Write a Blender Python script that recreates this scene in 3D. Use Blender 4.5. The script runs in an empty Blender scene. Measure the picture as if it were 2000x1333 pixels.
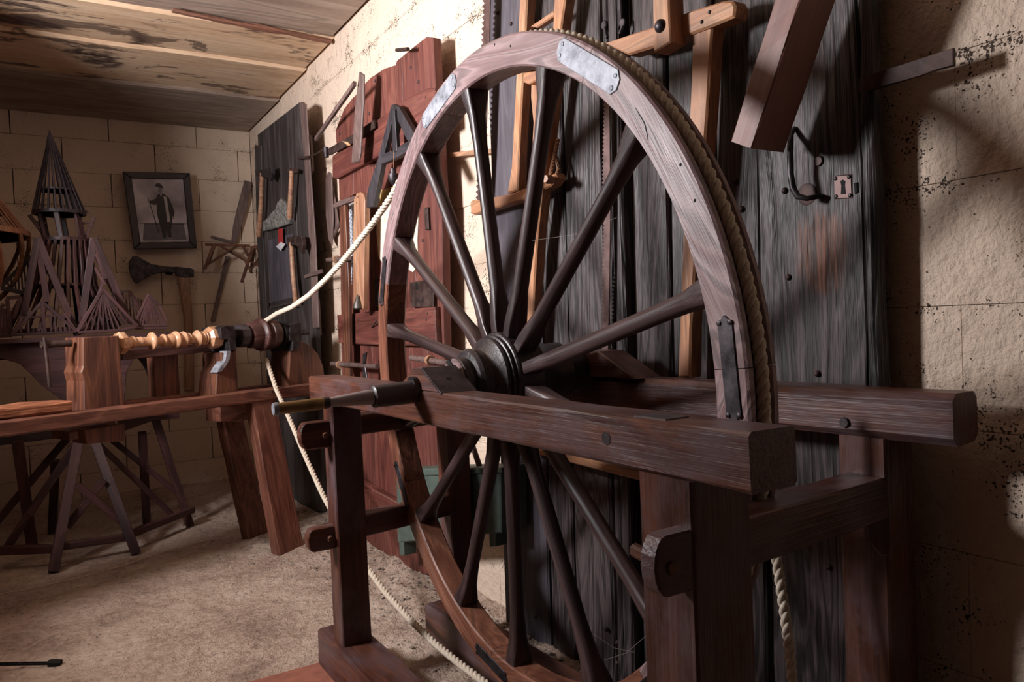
import bpy, bmesh, math, random
from mathutils import Vector, Matrix
sc = bpy.context.scene
rnd = random.Random(7)
H = 0.95                       # camera height above the earth floor, metres

# ------------------------------------------------------------------ camera
# room axes: X towards the right-hand wall, Y along that wall to the far corner, Z up
YAW, PIT, ROL, FPX = 0.556162, 0.0261207, -0.0424348, 1482.06
Fv = Vector((math.sin(YAW)*math.cos(PIT), math.cos(YAW)*math.cos(PIT), -math.sin(PIT)))
R0 = Vector((math.cos(YAW), -math.sin(YAW), 0)); U0 = R0.cross(Fv)
Rv = R0*math.cos(ROL) + U0*math.sin(ROL); Uv = -R0*math.sin(ROL) + U0*math.cos(ROL)
cd = bpy.data.cameras.new('camera'); cam = bpy.data.objects.new('camera', cd)
sc.collection.objects.link(cam)
cd.sensor_width = 36; cd.lens = FPX/2000*36; cd.clip_start = 0.05
cam.matrix_world = Matrix(((Rv.x, Uv.x, -Fv.x, 0), (Rv.y, Uv.y, -Fv.y, 0), (Rv.z, Uv.z, -Fv.z, H), (0, 0, 0, 1)))
sc.camera = cam

# ------------------------------------------------------------------ light and exposure
sc.view_settings.view_transform = 'Standard'; sc.view_settings.look = 'None'
sc.view_settings.gamma = 1; sc.view_settings.use_curve_mapping = False
sc.view_settings.exposure = 0.0
w = bpy.data.worlds.new('room_air'); sc.world = w; w.use_nodes = True
w.node_tree.nodes['Background'].inputs[0].default_value = (0.90, 0.80, 0.92, 1)
w.node_tree.nodes['Background'].inputs[1].default_value = 0.008
def softbox(name, loc, target, watts, col, size, spread):
    l = bpy.data.lights.new(name, 'AREA'); l.shape = 'DISK'; l.size = size; l.energy = watts; l.color = col; l.spread = math.radians(spread)
    o = bpy.data.objects.new(name, l); sc.collection.objects.link(o); o.location = loc
    o.rotation_euler = (Vector(target)-Vector(loc)).to_track_quat('-Z', 'Y').to_euler()
    return o
KEY = (-0.98, 2.32, 0.74+H)       # photographer's round softbox, left of the frame
softbox('key_lamp', KEY, (0.02, 2.39, 0.85+H), 68, (1.0, 0.965, 0.975), 0.46, 142)

# ------------------------------------------------------------------ helpers
def ray(px, py): return Fv*FPX + Rv*(px-1000) - Uv*(py-666.5)
def at_x(px, py, X): d = ray(px, py); return d*(X/d.x)
def at_y(px, py, Y): d = ray(px, py); return d*(Y/d.y)
def at_z(px, py, Z): d = ray(px, py); return d*(Z/d.z)
def at_p(px, py, P0, N): d = ray(px, py); return d*((P0.dot(N))/d.dot(N))
V = Vector
WM = {}                         # world matrices (camera height = 0; everything is lifted by H at the end)
TOP = []
def tag(o, label=None, cat=None, group=None, kind=None):
    if label: o['label'] = label
    if cat: o['category'] = cat
    if group: o['group'] = group
    if kind: o['kind'] = kind
    return o
def place(o, M, parent=None):
    sc.collection.objects.link(o); WM[o.name] = M.copy()
    if parent is not None:
        o.parent = parent; o.matrix_local = WM[parent.name].inverted() @ M
    else:
        o.matrix_world = M; TOP.append(o)
    return o
def thing(name, loc, label, cat, group=None):
    o = bpy.data.objects.new(name, None); o.empty_display_size = 0.05
    place(o, Matrix.Translation(V(loc))); return tag(o, label, cat, group)
def fix_normals(me):
    bm = bmesh.new(); bm.from_mesh(me); bmesh.ops.recalc_face_normals(bm, faces=bm.faces); bm.to_mesh(me); bm.free()
def mesh_obj(name, vs, fs, mat, parent=None, M=None, smooth=False):
    me = bpy.data.meshes.new(name); me.from_pydata([tuple(v) for v in vs], [], fs); me.update()
    fix_normals(me)
    if mat: me.materials.append(mat)
    if smooth:
        me.polygons.foreach_set('use_smooth', [True]*len(me.polygons))
        try: me.set_sharp_from_angle(angle=math.radians(smooth if smooth is not True else 35))
        except Exception: pass
    return place(bpy.data.objects.new(name, me), M or Matrix.Identity(4), parent)
def basis(o, x, z):
    x = x.normalized(); z = (z - x*z.dot(x)).normalized(); y = z.cross(x)
    return Matrix(((x.x, y.x, z.x, o.x), (x.y, y.y, z.y, o.y), (x.z, y.z, z.z, o.z), (0, 0, 0, 1)))

def bar_mesh(L, w, t, c=0.003, n=6, j=0.0008, w2=None, t2=None, bow=0.0):
    w2 = w if w2 is None else w2; t2 = t if t2 is None else t2
    vs, fs = [], []
    for i in range(n+1):
        f = i/n; W = (w+(w2-w)*f)/2; T = (t+(t2-t)*f)/2; cc = min(c, W*0.6, T*0.6)
        b = bow*math.sin(math.pi*f)
        for (a, d) in ((-W, -T+cc), (-W+cc, -T), (W-cc, -T), (W, -T+cc), (W, T-cc), (W-cc, T), (-W+cc, T), (-W, T-cc)):
            vs.append((L*f-L/2, a+rnd.uniform(-j, j)+b, d+rnd.uniform(-j, j)))
    for i in range(n):
        for k in range(8):
            a = i*8+k; b = i*8+(k+1) % 8; fs.append((a, b, b+8, a+8))
    fs.append(tuple(reversed(range(8)))); fs.append(tuple(n*8+k for k in range(8)))
    fs = [tuple(reversed(f)) for f in fs]
    return vs, fs
def bar(name, p0, p1, w, t, mat, parent=None, up=V((0, 0, 1)), **k):
    """timber from p0 to p1; t along 'up', w across"""
    p0, p1 = V(p0), V(p1); d = p1-p0
    if abs(d.normalized().dot(up.normalized())) > 0.98: up = V((1, 0, 0))
    vs, fs = bar_mesh(d.length, w, t, **k)
    return mesh_obj(name, vs, [tuple(reversed(f)) for f in fs], mat, parent, basis((p0+p1)/2, d, up))
def box(name, lo, hi, mat, parent=None, grain='x', **k):
    lo, hi = V(lo), V(hi); c = (lo+hi)/2; s = hi-lo
    if grain == 'x': return bar(name, (lo.x, c.y, c.z), (hi.x, c.y, c.z), s.y, s.z, mat, parent, V((0, 0, 1)), **k)
    if grain == 'y': return bar(name, (c.x, lo.y, c.z), (c.x, hi.y, c.z), s.x, s.z, mat, parent, V((0, 0, 1)), **k)
    return bar(name, (c.x, c.y, lo.z), (c.x, c.y, hi.z), s.y, s.x, mat, parent, V((1, 0, 0)), **k)
def slab(name, pts, nrm, t, mat, parent=None, grain=None, c=0.002, dome=0):
    """flat piece: 3D outline 'pts' is its face towards 'nrm', thickness t behind it"""
    nrm = V(nrm).normalized(); o = sum(pts, V())/len(pts)
    g = grain if grain is not None else (pts[1]-pts[0])
    M = basis(o, V(g), nrm); Mi = M.inverted()
    q = [Mi @ p for p in pts]; q = [V((p.x, p.y)) for p in q]
    A = sum(q[i].x*q[(i+1) % len(q)].y-q[(i+1) % len(q)].x*q[i].y for i in range(len(q)))
    if A < 0: q.reverse()
    n = len(q); ins = []
    for i in range(n):
        a, b, d = q[i-1], q[i], q[(i+1) % n]
        e1 = (b-a).normalized() if (b-a).length > 1e-9 else V((1, 0)); e2 = (d-b).normalized() if (d-b).length > 1e-9 else e1
        m = V((-e1.y-e2.y, e1.x+e2.x)); m = m.normalized() if m.length > 1e-6 else V((-e1.y, e1.x))
        s = max(0.5, m.dot(V((-e1.y, e1.x)))); ins.append(b+m*(c/s))
    vs = [(p.x, p.y, 0) for p in ins]+[(p.x, p.y, -c) for p in q]+[(p.x, p.y, -t) for p in q]
    fs = [tuple(range(n)), tuple(reversed(range(2*n, 3*n)))]
    for i in range(n):
        k = (i+1) % n; fs += [(i, i+n, k+n, k), (i+n, i+2*n, k+2*n, k+n)]
    return mesh_obj(name, vs, fs, mat, parent, M)
def pxs(plane, v, *pts):
    f = {'x': at_x, 'y': at_y, 'z': at_z}[plane]
    return [f(a, b, v) for a, b in pts]
def slabx(name, X, pts, t, mat, parent=None, grain=None, **k):
    return slab(name, pxs('x', X, *pts), (-1, 0, 0), t, mat, parent, grain, **k)
def slaby(name, Y, pts, t, mat, parent=None, grain=None, **k):
    return slab(name, pxs('y', Y, *pts), (0, -1, 0), t, mat, parent, grain, **k)
def turned(name, prof, p0, axis, mat, parent=None, n=28, up=V((0, 0, 1)), sharp=40):
    """surface of revolution; prof = (distance along axis, radius)"""
    if abs(V(axis).normalized().dot(up)) > 0.98: up = V((1, 0, 0))
    vs, fs = [], []
    for (a, r) in prof:
        for k in range(n): vs.append((a, r*math.cos(2*math.pi*k/n), r*math.sin(2*math.pi*k/n)))
    m = len(prof)
    for i in range(m-1):
        for k in range(n):
            a = i*n+k; b = i*n+(k+1) % n; fs.append((a, a+n, b+n, b))
    fs.append(tuple(range(n))); fs.append(tuple(reversed(range((m-1)*n, m*n))))
    return mesh_obj(name, vs, [tuple(reversed(f)) for f in fs], mat, parent, basis(V(p0), V(axis), up), smooth=sharp)
def tube_vf(path, r, n=8, closed=False):
    vs, fs = [], []; N = len(path); prev = None
    for i, p in enumerate(path):
        a = path[(i-1) % N] if (closed or i) else p; b = path[(i+1) % N] if (closed or i < N-1) else p
        d = (b-a).normalized()
        u = V((0, 0, 1)) if prev is None else prev
        if abs(d.dot(u)) > 0.99 and prev is None: u = V((1, 0, 0))
        u = (u-d*u.dot(d)).normalized(); prev = u; v = d.cross(u)
        rr = r[i] if isinstance(r, (list, tuple)) else r
        for k in range(n):
            t = 2*math.pi*k/n; vs.append(p+u*rr*math.cos(t)+v*rr*math.sin(t))
    for i in range(N if closed else N-1):
        for k in range(n):
            a = i*n+k; b = i*n+(k+1) % n; c = ((i+1) % N)*n; fs.append((a, b, c+(k+1) % n, c+k))
    if not closed: fs.append(tuple(reversed(range(n)))); fs.append(tuple(range((N-1)*n, N*n)))
    return vs, fs
def tube(name, path, r, mat, parent=None, n=8):
    path = [V(p) for p in path]; o = path[0].copy()
    vs, fs = tube_vf([p-o for p in path], r, n)
    return mesh_obj(name, vs, fs, mat, parent, Matrix.Translation(o), smooth=50)
def rope_vf(path, r, pitch=0.055, step=0.006):
    pts = [path[0]]; 
    for a, b in zip(path, path[1:]):
        m = max(1, int((b-a).length/step))
        pts += [a.lerp(b, (i+1)/m) for i in range(m)]
    frames = []; prev = None
    for i, p in enumerate(pts):
        d = (pts[min(i+1, len(pts)-1)]-pts[max(i-1, 0)]).normalized()
        u = prev if prev is not None else (V((1, 0, 0)) if abs(d.x) < .9 else V((0, 0, 1)))
        u = (u-d*u.dot(d)).normalized(); prev = u; frames.append((p, u, d.cross(u)))
    vs, fs = [], []
    for s in range(3):
        acc = 0; sp = []
        for i, (p, u, v) in enumerate(frames):
            if i: acc += (frames[i][0]-frames[i-1][0]).length
            t = 2*math.pi*(acc/pitch+s/3); sp.append(p+u*(0.52*r*math.cos(t))+v*(0.52*r*math.sin(t)))
        a, b = tube_vf(sp, 0.54*r, 7); o = len(vs); vs += a; fs += [tuple(i+o for i in f) for f in b]
    return vs, fs
def studs(name, plane, val, pts, r, mat, parent, h=0.006):
    for (x, y) in pts:
        P = pxs(plane, val, (x, y))[0]; ax = V((-1, 0, 0)) if plane == 'x' else V((0, -1, 0))
        turned(name, [(-0.002, r), (h*.3, r), (h*.75, r*.75), (h, r*.3)], P, ax, mat, parent, n=10, sharp=60)

# ------------------------------------------------------------------ materials
def lin(c): return tuple((x/255/12.92 if x/255 <= .04045 else ((x/255+.055)/1.055)**2.4) for x in c)+(1,)
def nd(nt, t, **k):
    n = nt.nodes.new(t)
    for a, b in k.items(): setattr(n, a, b)
    return n
def new_mat(name):
    m = bpy.data.materials.new(name); m.use_nodes = True; nt = m.node_tree; return m, nt, nt.nodes['Principled BSDF']
def ramp(nt, stops, interp='LINEAR'):
    r = nd(nt, 'ShaderNodeValToRGB'); cr = r.color_ramp; cr.interpolation = interp
    while len(cr.elements) < len(stops): cr.elements.new(0.5)
    for e, (p, c) in zip(cr.elements, stops): e.position = p; e.color = c
    return r
def math_n(nt, op, a, b=None, c=None):
    n = nd(nt, 'ShaderNodeMath', operation=op)
    for i, v in enumerate((a, b, c)):
        if v is None: continue
        if isinstance(v, (int, float)): n.inputs[i].default_value = v
        else: nt.links.new(v, n.inputs[i])
    return n.outputs[0]
def noise(nt, vec, scale, detail=4, rough=.6, dist=0):
    n = nd(nt, 'ShaderNodeTexNoise'); n.inputs['Scale'].default_value = scale; n.inputs['Detail'].default_value = detail
    n.inputs['Roughness'].default_value = rough; n.inputs['Distortion'].default_value = dist
    if vec: nt.links.new(vec, n.inputs['Vector'])
    return n.outputs['Fac']
def coords(nt, scale=(1, 1, 1), rand=True, kind='Object'):
    tc = nd(nt, 'ShaderNodeTexCoord'); mp = nd(nt, 'ShaderNodeMapping'); mp.inputs['Scale'].default_value = scale
    nt.links.new(tc.outputs[kind], mp.inputs['Vector'])
    if rand:
        oi = nd(nt, 'ShaderNodeObjectInfo'); v = nd(nt, 'ShaderNodeVectorMath', operation='SCALE')
        cb = nd(nt, 'ShaderNodeCombineXYZ')
        for i in range(3): nt.links.new(math_n(nt, 'MULTIPLY', oi.outputs['Random'], (37., 91., 53.)[i]), cb.inputs[i])
        ad = nd(nt, 'ShaderNodeVectorMath', operation='ADD')
        nt.links.new(mp.outputs[0], ad.inputs[0]); nt.links.new(cb.outputs[0], ad.inputs[1]); return ad.outputs[0]
    return mp.outputs[0]
def mix(nt, fac, a, b, blend='MIX'):
    m = nd(nt, 'ShaderNodeMix', data_type='RGBA', blend_type=blend)
    for s, v in ((m.inputs[0], fac), (m.inputs[6], a), (m.inputs[7], b)):
        if isinstance(v, (int, float, tuple)): s.default_value = v
        else: nt.links.new(v, s)
    return m.outputs[2]
def wood(name, dark, mid, light, rough=.55, grain=1.0, ring=9., bump=.25, var=.25, fine=1.0, spec=.5, stretch=1.0, worn=None, line=.35):
    m, nt, b = new_mat(name)
    v = coords(nt, (1.1*grain*stretch, 9*grain, 9*grain))
    low = noise(nt, v, 1.0, 3, .5, .6)
    rings = math_n(nt, 'SINE', math_n(nt, 'MULTIPLY', low, ring*6.28))
    rings = math_n(nt, 'MULTIPLY_ADD', rings, .5, .5)
    v2 = coords(nt, (4*grain, 160*grain, 160*grain))
    fib = noise(nt, v2, 1.0, 3, .65)
    v3 = coords(nt, (2.5, 6, 6)); blot = noise(nt, v3, 1.0, 4, .6)
    f = math_n(nt, 'ADD', math_n(nt, 'MULTIPLY', rings, .34), math_n(nt, 'ADD', math_n(nt, 'MULTIPLY', fib, .5*fine), math_n(nt, 'MULTIPLY', blot, .62)))
    r = ramp(nt, [(0.35, lin(dark)), (0.68, lin(mid)), (1.0, lin(light))]); nt.links.new(f, r.inputs[0])
    oi = nd(nt, 'ShaderNodeObjectInfo')
    hs = nd(nt, 'ShaderNodeHueSaturation'); nt.links.new(r.outputs[0], hs.inputs['Color'])
    nt.links.new(math_n(nt, 'MULTIPLY_ADD', oi.outputs['Random'], var, 1-var/2), hs.inputs['Value'])
    col = hs.outputs[0]
    lr = ramp(nt, [(.80, (1, 1, 1, 1)), (.97, (1-line, 1-line, 1-line, 1))]); nt.links.new(rings, lr.inputs[0])
    col = mix(nt, 1.0, col, lr.outputs[0], 'MULTIPLY')
    if worn:
        wv = noise(nt, coords(nt, (3, 5, 5)), 1.6, 5, .7); wr = ramp(nt, [(.45, (0, 0, 0, 1)), (.66, (1, 1, 1, 1))]); nt.links.new(wv, wr.inputs[0])
        col = mix(nt, wr.outputs[0], col, lin(worn))
    nt.links.new(col, b.inputs['Base Color'])
    nt.links.new(math_n(nt, 'MULTIPLY_ADD', blot, .25, rough-.12), b.inputs['Roughness'])
    b.inputs['Specular IOR Level'].default_value = spec
    bp = nd(nt, 'ShaderNodeBump'); bp.inputs['Strength'].default_value = bump; bp.inputs['Distance'].default_value = .004
    hh = math_n(nt, 'ADD', math_n(nt, 'MULTIPLY', fib, .8), math_n(nt, 'MULTIPLY', rings, .35))
    nt.links.new(hh, bp.inputs['Height']); nt.links.new(bp.outputs[0], b.inputs['Normal'])
    return m
def metal(name, dark, light, rough=.45, metallic=.8, scale=30, bump=.3):
    m, nt, b = new_mat(name); v = coords(nt)
    f = noise(nt, v, scale, 5, .65); r = ramp(nt, [(.35, lin(dark)), (.65, lin(light))]); nt.links.new(f, r.inputs[0])
    nt.links.new(r.outputs[0], b.inputs['Base Color']); b.inputs['Metallic'].default_value = metallic
    nt.links.new(math_n(nt, 'MULTIPLY_ADD', f, .3, rough-.15), b.inputs['Roughness'])
    bp = nd(nt, 'ShaderNodeBump'); bp.inputs['Strength'].default_value = bump; bp.inputs['Distance'].default_value = .002
    nt.links.new(f, bp.inputs['Height']); nt.links.new(bp.outputs[0], b.inputs['Normal']); return m
def plain(name, c, rough=.7, var=.0):
    m, nt, b = new_mat(name); v = coords(nt); f = noise(nt, v, 25, 4, .6)
    d = tuple(x*.8 for x in c); r = ramp(nt, [(.3, lin(d)), (.7, lin(c))]); nt.links.new(f, r.inputs[0])
    nt.links.new(r.outputs[0], b.inputs['Base Color']); b.inputs['Roughness'].default_value = rough; return m

M = {}
M['rim'] = wood('greyed_oak_rim', (96, 72, 73), (146, 118, 119), (182, 156, 157), .42, 1.0, 9, .4, .12, 1., .5, line=.5)
M['spoke'] = wood('dark_oak_spoke', (26, 18, 18), (56, 41, 41), (90, 70, 70), .38, 1.2, 4, .25, .15)
M['hub'] = wood('blackened_hub', (22, 18, 19), (48, 41, 43), (80, 71, 75), .36, 1.2, 4, .2, .1)
M['frame'] = wood('red_brown_frame_timber', (30, 16, 12), (78, 43, 33), (118, 72, 54), .40, .9, 5, .45, .18, worn=(96, 77, 80))
M['bench'] = wood('bench_pine_red', (52, 29, 24), (104, 63, 50), (140, 92, 74), .45, .8, 10, .25, .2)
M['post'] = wood('lathe_post_wood', (46, 26, 21), (94, 57, 44), (136, 86, 60), .5, .9, 7, .25, .2)
M['model'] = wood('model_walnut', (30, 17, 18), (62, 35, 36), (90, 57, 56), .5, 2, 4, .15, .25)
M['spire'] = wood('model_dark_violet', (22, 16, 23), (38, 28, 36), (56, 43, 50), .5, 2, 4, .15, .25)
M['cane'] = wood('model_pale_cane', (92, 58, 40), (140, 94, 68), (168, 122, 92), .5, 2, 4, .15, .2)
M['saw'] = wood('honey_saw_wood', (128, 84, 58), (186, 132, 94), (208, 160, 122), .5, 1.2, 5, .3, .12, worn=(160, 116, 92))
M['handle'] = wood('ash_handle', (112, 76, 58), (162, 118, 92), (186, 146, 118), .45, 1.5, 4, .15, .15)
M['turning'] = wood('fresh_turned_beech', (168, 118, 86), (200, 152, 116), (214, 174, 142), .35, 1.5, 3, .05, .05)
M['black'] = wood('weathered_black_oak', (14, 11, 11), (42, 36, 36), (90, 78, 79), .5, 1.0, 12, 1.0, .2, 1.25, .5)
M['slate'] = wood('blue_grey_plank', (44, 41, 48), (78, 72, 80), (98, 92, 100), .6, .8, 6, .4, .1)
M['red'] = wood('old_red_painted_wood', (48, 23, 20), (102, 52, 43), (136, 82, 68), .6, .8, 8, .5, .2, worn=(96, 50, 44))
M['grey_door'] = wood('grey_brown_door', (26, 22, 21), (52, 46, 45), (84, 76, 74), .6, .8, 5, .4, .12)
M['timber'] = wood('planed_reddish_timber', (92, 58, 50), (134, 90, 80), (160, 116, 102), .45, .8, 3, .1, .08)
M['stick'] = wood('grey_brown_stick', (62, 48, 46), (100, 80, 76), (128, 106, 100), .55, 2, 4, .2, .2)
M['ebony'] = wood('blackened_level_wood', (26, 24, 27), (50, 46, 51), (74, 69, 74), .5, 2, 4, .2, .1)
M['rough_plank'] = wood('rough_orange_plank', (90, 50, 34), (158, 98, 68), (184, 124, 90), .65, .8, 9, .9, .1)
M['iron'] = metal('dark_iron', (44, 40, 42), (86, 80, 84), .45, .75)
M['steel'] = metal('bright_worn_steel', (112, 116, 126), (176, 180, 190), .55, .3, 34, .8)
M['rust'] = metal('rusty_iron', (46, 34, 32), (84, 64, 59), .6, .45)
M['blade'] = metal('brown_saw_blade', (78, 58, 56), (108, 84, 80), .5, .5)
M['brass'] = metal('worn_brass', (120, 100, 70), (160, 136, 96), .4, .8)
M['paper'] = plain('torn_cream_paper', (238, 226, 200), .8)
M['white'] = plain('white_card', (220, 216, 220), .8)
M['ribbon'] = plain('red_ribbon', (170, 40, 40), .7)
M['stone_carve'] = metal('grey_carved_relief', (62, 60, 58), (150, 146, 140), .8, 0., 60, 1.)
M['green'] = plain('green_painted_chest', (88, 104, 96), .55)
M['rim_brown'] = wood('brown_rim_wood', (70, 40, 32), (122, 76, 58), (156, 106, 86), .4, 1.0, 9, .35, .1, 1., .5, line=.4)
M['grey_cone'] = wood('grey_turned_cone', (112, 100, 102), (150, 138, 140), (176, 164, 166), .45, 1.5, 3, .1, .05)
M['rubber'] = plain('black_rubber', (16, 14, 15), .85)
M['tile'] = plain('terracotta_tile', (176, 112, 92), .7)
M['lead'] = metal('lead_bob', (70, 66, 64), (120, 114, 110), .5, .6)
M['joint'] = plain('dark_mortar_joint', (84, 74, 62), .95)

# twisted cotton rope
m, nt, b = new_mat('cotton_rope'); f = noise(nt, coords(nt, rand=False), 240, 3, .6)
r = ramp(nt, [(.3, lin((196, 180, 160))), (.7, lin((232, 220, 202)))]); nt.links.new(f, r.inputs[0]); nt.links.new(r.outputs[0], b.inputs['Base Color'])
b.inputs['Roughness'].default_value = .9; M['rope'] = m

# limewashed block walls
def wall_mat(name, base, pits, rough_amt):
    m, nt, b = new_mat(name); v = coords(nt, rand=False, kind='Object')
    geo = nd(nt, 'ShaderNodeNewGeometry'); P = geo.outputs['Position']
    big = noise(nt, P, 2.2, 5, .6); r = ramp(nt, [(.3, lin(tuple(x*.93 for x in base))), (.7, lin(base))]); nt.links.new(big, r.inputs[0])
    cl = noise(nt, P, 7., 5, .7)
    spots = noise(nt, P, 210., 2, .5)
    sz = nd(nt, 'ShaderNodeSeparateXYZ'); nt.links.new(P, sz.inputs[0])
    wob = math_n(nt, 'MULTIPLY', noise(nt, P, 3., 3, .6), .05)
    ph = math_n(nt, 'FRACT', math_n(nt, 'DIVIDE', math_n(nt, 'ADD', math_n(nt, 'ADD', sz.outputs[2], wob), -2.145-.025+4.0), .2))
    ln = math_n(nt, 'SUBTRACT', math_n(nt, 'ABSOLUTE', math_n(nt, 'SUBTRACT', ph, .5)), .36)
    ln = math_n(nt, 'MAXIMUM', math_n(nt, 'MULTIPLY', ln, .65*pits), 0.)
    cl = math_n(nt, 'ADD', cl, ln)
    thr = math_n(nt, 'SUBTRACT', math_n(nt, 'ADD', spots, math_n(nt, 'MULTIPLY', cl, pits)), .70+pits*.5)
    mask = math_n(nt, 'MULTIPLY', thr, 22.); mask = nd(nt, 'ShaderNodeClamp'); 
    mm = math_n(nt, 'MULTIPLY', thr, 22.); nt.links.new(mm, mask.inputs[0])
    col = mix(nt, mask.outputs[0], r.outputs[0], lin((70, 58, 50)))
    nt.links.new(col, b.inputs['Base Color']); b.inputs['Roughness'].default_value = .85; b.inputs['Specular IOR Level'].default_value = .25
    h1 = noise(nt, P, 38., 4, .6); h2 = noise(nt, P, 9., 4, .6)
    hh = math_n(nt, 'ADD', math_n(nt, 'MULTIPLY', h1, rough_amt), math_n(nt, 'MULTIPLY', h2, .8))
    hh = math_n(nt, 'SUBTRACT', hh, math_n(nt, 'MULTIPLY', mask.outputs[0], .5))
    bp = nd(nt, 'ShaderNodeBump'); bp.inputs['Strength'].default_value = .8; bp.inputs['Distance'].default_value = .007
    nt.links.new(hh, bp.inputs['Height']); nt.links.new(bp.outputs[0], b.inputs['Normal']); return m
M['block'] = wall_mat('limewashed_block', (228, 206, 184), .8, .6)
M['block_rough'] = wall_mat('limewashed_rough_block', (226, 204, 184), 1.1, 1.8)

# earth floor
m, nt, b = new_mat('earth_floor'); geo = nd(nt, 'ShaderNodeNewGeometry'); P = geo.outputs['Position']
a = noise(nt, P, 3., 6, .65); c2 = noise(nt, P, 40., 4, .7)
r = ramp(nt, [(.34, lin((132, 112, 100))), (.5, lin((188, 166, 150))), (.66, lin((216, 198, 184)))])
nt.links.new(math_n(nt, 'ADD', math_n(nt, 'MULTIPLY', a, .6), math_n(nt, 'MULTIPLY', c2, .4)), r.inputs[0])
nt.links.new(r.outputs[0], b.inputs['Base Color']); b.inputs['Roughness'].default_value = .95; b.inputs['Specular IOR Level'].default_value = .2
hh = math_n(nt, 'ADD', math_n(nt, 'ADD', math_n(nt, 'MULTIPLY', c2, .45), math_n(nt, 'MULTIPLY', noise(nt, P, 14., 5, .65), .9)), math_n(nt, 'MULTIPLY', noise(nt, P, 130., 3, .6), .22))
bp = nd(nt, 'ShaderNodeBump'); bp.inputs['Strength'].default_value = 1.; bp.inputs['Distance'].default_value = .022
nt.links.new(hh, bp.inputs['Height']); nt.links.new(bp.outputs[0], b.inputs['Normal']); M['earth'] = m
m, nt, b = new_mat('rubble_stone'); f = noise(nt, coords(nt, rand=False), 30, 4, .6)
r = ramp(nt, [(.3, lin((110, 98, 90))), (.7, lin((186, 170, 158)))]); nt.links.new(f, r.inputs[0]); nt.links.new(r.outputs[0], b.inputs['Base Color'])
b.inputs['Roughness'].default_value = .95; M['rubble'] = m

# spalted ceiling boards: pale wood with dark zone lines
m, nt, b = new_mat('spalted_ceiling_board'); v = coords(nt, (1.3, 3.1, 3.1))
lo = noise(nt, v, .9, 6, .6, .7)
ln = math_n(nt, 'ABSOLUTE', math_n(nt, 'SUBTRACT', math_n(nt, 'FRACT', math_n(nt, 'MULTIPLY', lo, 4.)), .5))
patch = noise(nt, v, 1.5, 5, .65, .5)
dk = ramp(nt, [(.0, (1, 1, 1, 1)), (.05, (.8, .8, .8, 1)), (.16, (.12, .12, .12, 1)), (.3, (0, 0, 0, 1))]); nt.links.new(ln, dk.inputs[0])
pr = ramp(nt, [(.40, (0, 0, 0, 1)), (.50, (1, 1, 1, 1))]); nt.links.new(patch, pr.inputs[0])
bl = ramp(nt, [(.545, (0, 0, 0, 1)), (.575, (1, 1, 1, 1))]); nt.links.new(noise(nt, v, 1.5, 6, .7, .6), bl.inputs[0])
fib = noise(nt, coords(nt, (3, 60, 60)), 1., 3, .6)
base = ramp(nt, [(.3, lin((160, 118, 88))), (.5, lin((214, 182, 150))), (.7, lin((238, 214, 188)))])
nt.links.new(math_n(nt, 'ADD', math_n(nt, 'MULTIPLY', fib, .4), math_n(nt, 'MULTIPLY', lo, .6)), base.inputs[0])
col = mix(nt, math_n(nt, 'MULTIPLY', math_n(nt, 'MULTIPLY', dk.outputs[0], pr.outputs[0]), .95), base.outputs[0], lin((58, 38, 36)))
col = mix(nt, math_n(nt, 'MULTIPLY', bl.outputs[0], .75), col, lin((66, 46, 42)))
nt.links.new(col, b.inputs['Base Color']); b.inputs['Roughness'].default_value = .7
bp = nd(nt, 'ShaderNodeBump'); bp.inputs['Strength'].default_value = .4; bp.inputs['Distance'].default_value = .004
nt.links.new(fib, bp.inputs['Height']); nt.links.new(bp.outputs[0], b.inputs['Normal']); M['spalt'] = m
M['grey_board'] = wood('grey_ceiling_board', (110, 92, 82), (156, 136, 122), (176, 158, 144), .7, .6, 4, .4, .1)
M['bark'] = wood('orange_waney_edge', (56, 34, 28), (112, 70, 54), (150, 104, 84), .8, .8, 6, .8, .1)

M['brass_paper'] = plain('yellowed_paper', (200, 168, 110), .8)
m, nt, b = new_mat('printed_page'); v = coords(nt, (1, 1, 1), rand=False)
f = noise(nt, v, 120, 3, .8); r = ramp(nt, [(.42, lin((60, 60, 70))), (.56, lin((214, 220, 230)))]); nt.links.new(f, r.inputs[0]); nt.links.new(r.outputs[0], b.inputs['Base Color']); M['print'] = m
m, nt, b = new_mat('photograph_backdrop'); v = coords(nt, (1, 1, 1), rand=False)
f = noise(nt, v, 5, 4, .5); r = ramp(nt, [(.32, lin((124, 116, 126))), (.6, lin((222, 214, 222)))]); nt.links.new(f, r.inputs[0]); nt.links.new(r.outputs[0], b.inputs['Base Color']); b.inputs['Roughness'].default_value = .35; M['photo_bg'] = m
for k_, c_ in (('g_black', (36, 32, 38)), ('g_mid', (120, 114, 122)), ('g_light', (158, 148, 154)), ('g_white', (214, 206, 212))):
    M[k_] = plain('print_'+{'g_black': 'black', 'g_mid': 'grey', 'g_light': 'light_grey', 'g_white': 'white'}[k_], c_, .4)

M['post_dark'] = wood('dark_red_lathe_wood', (34, 19, 16), (74, 46, 42), (108, 74, 68), .42, .9, 7, .25, .2)
from mathutils import noise as mn
# ================================================================== THE SETTING
Z0 = -H
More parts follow.
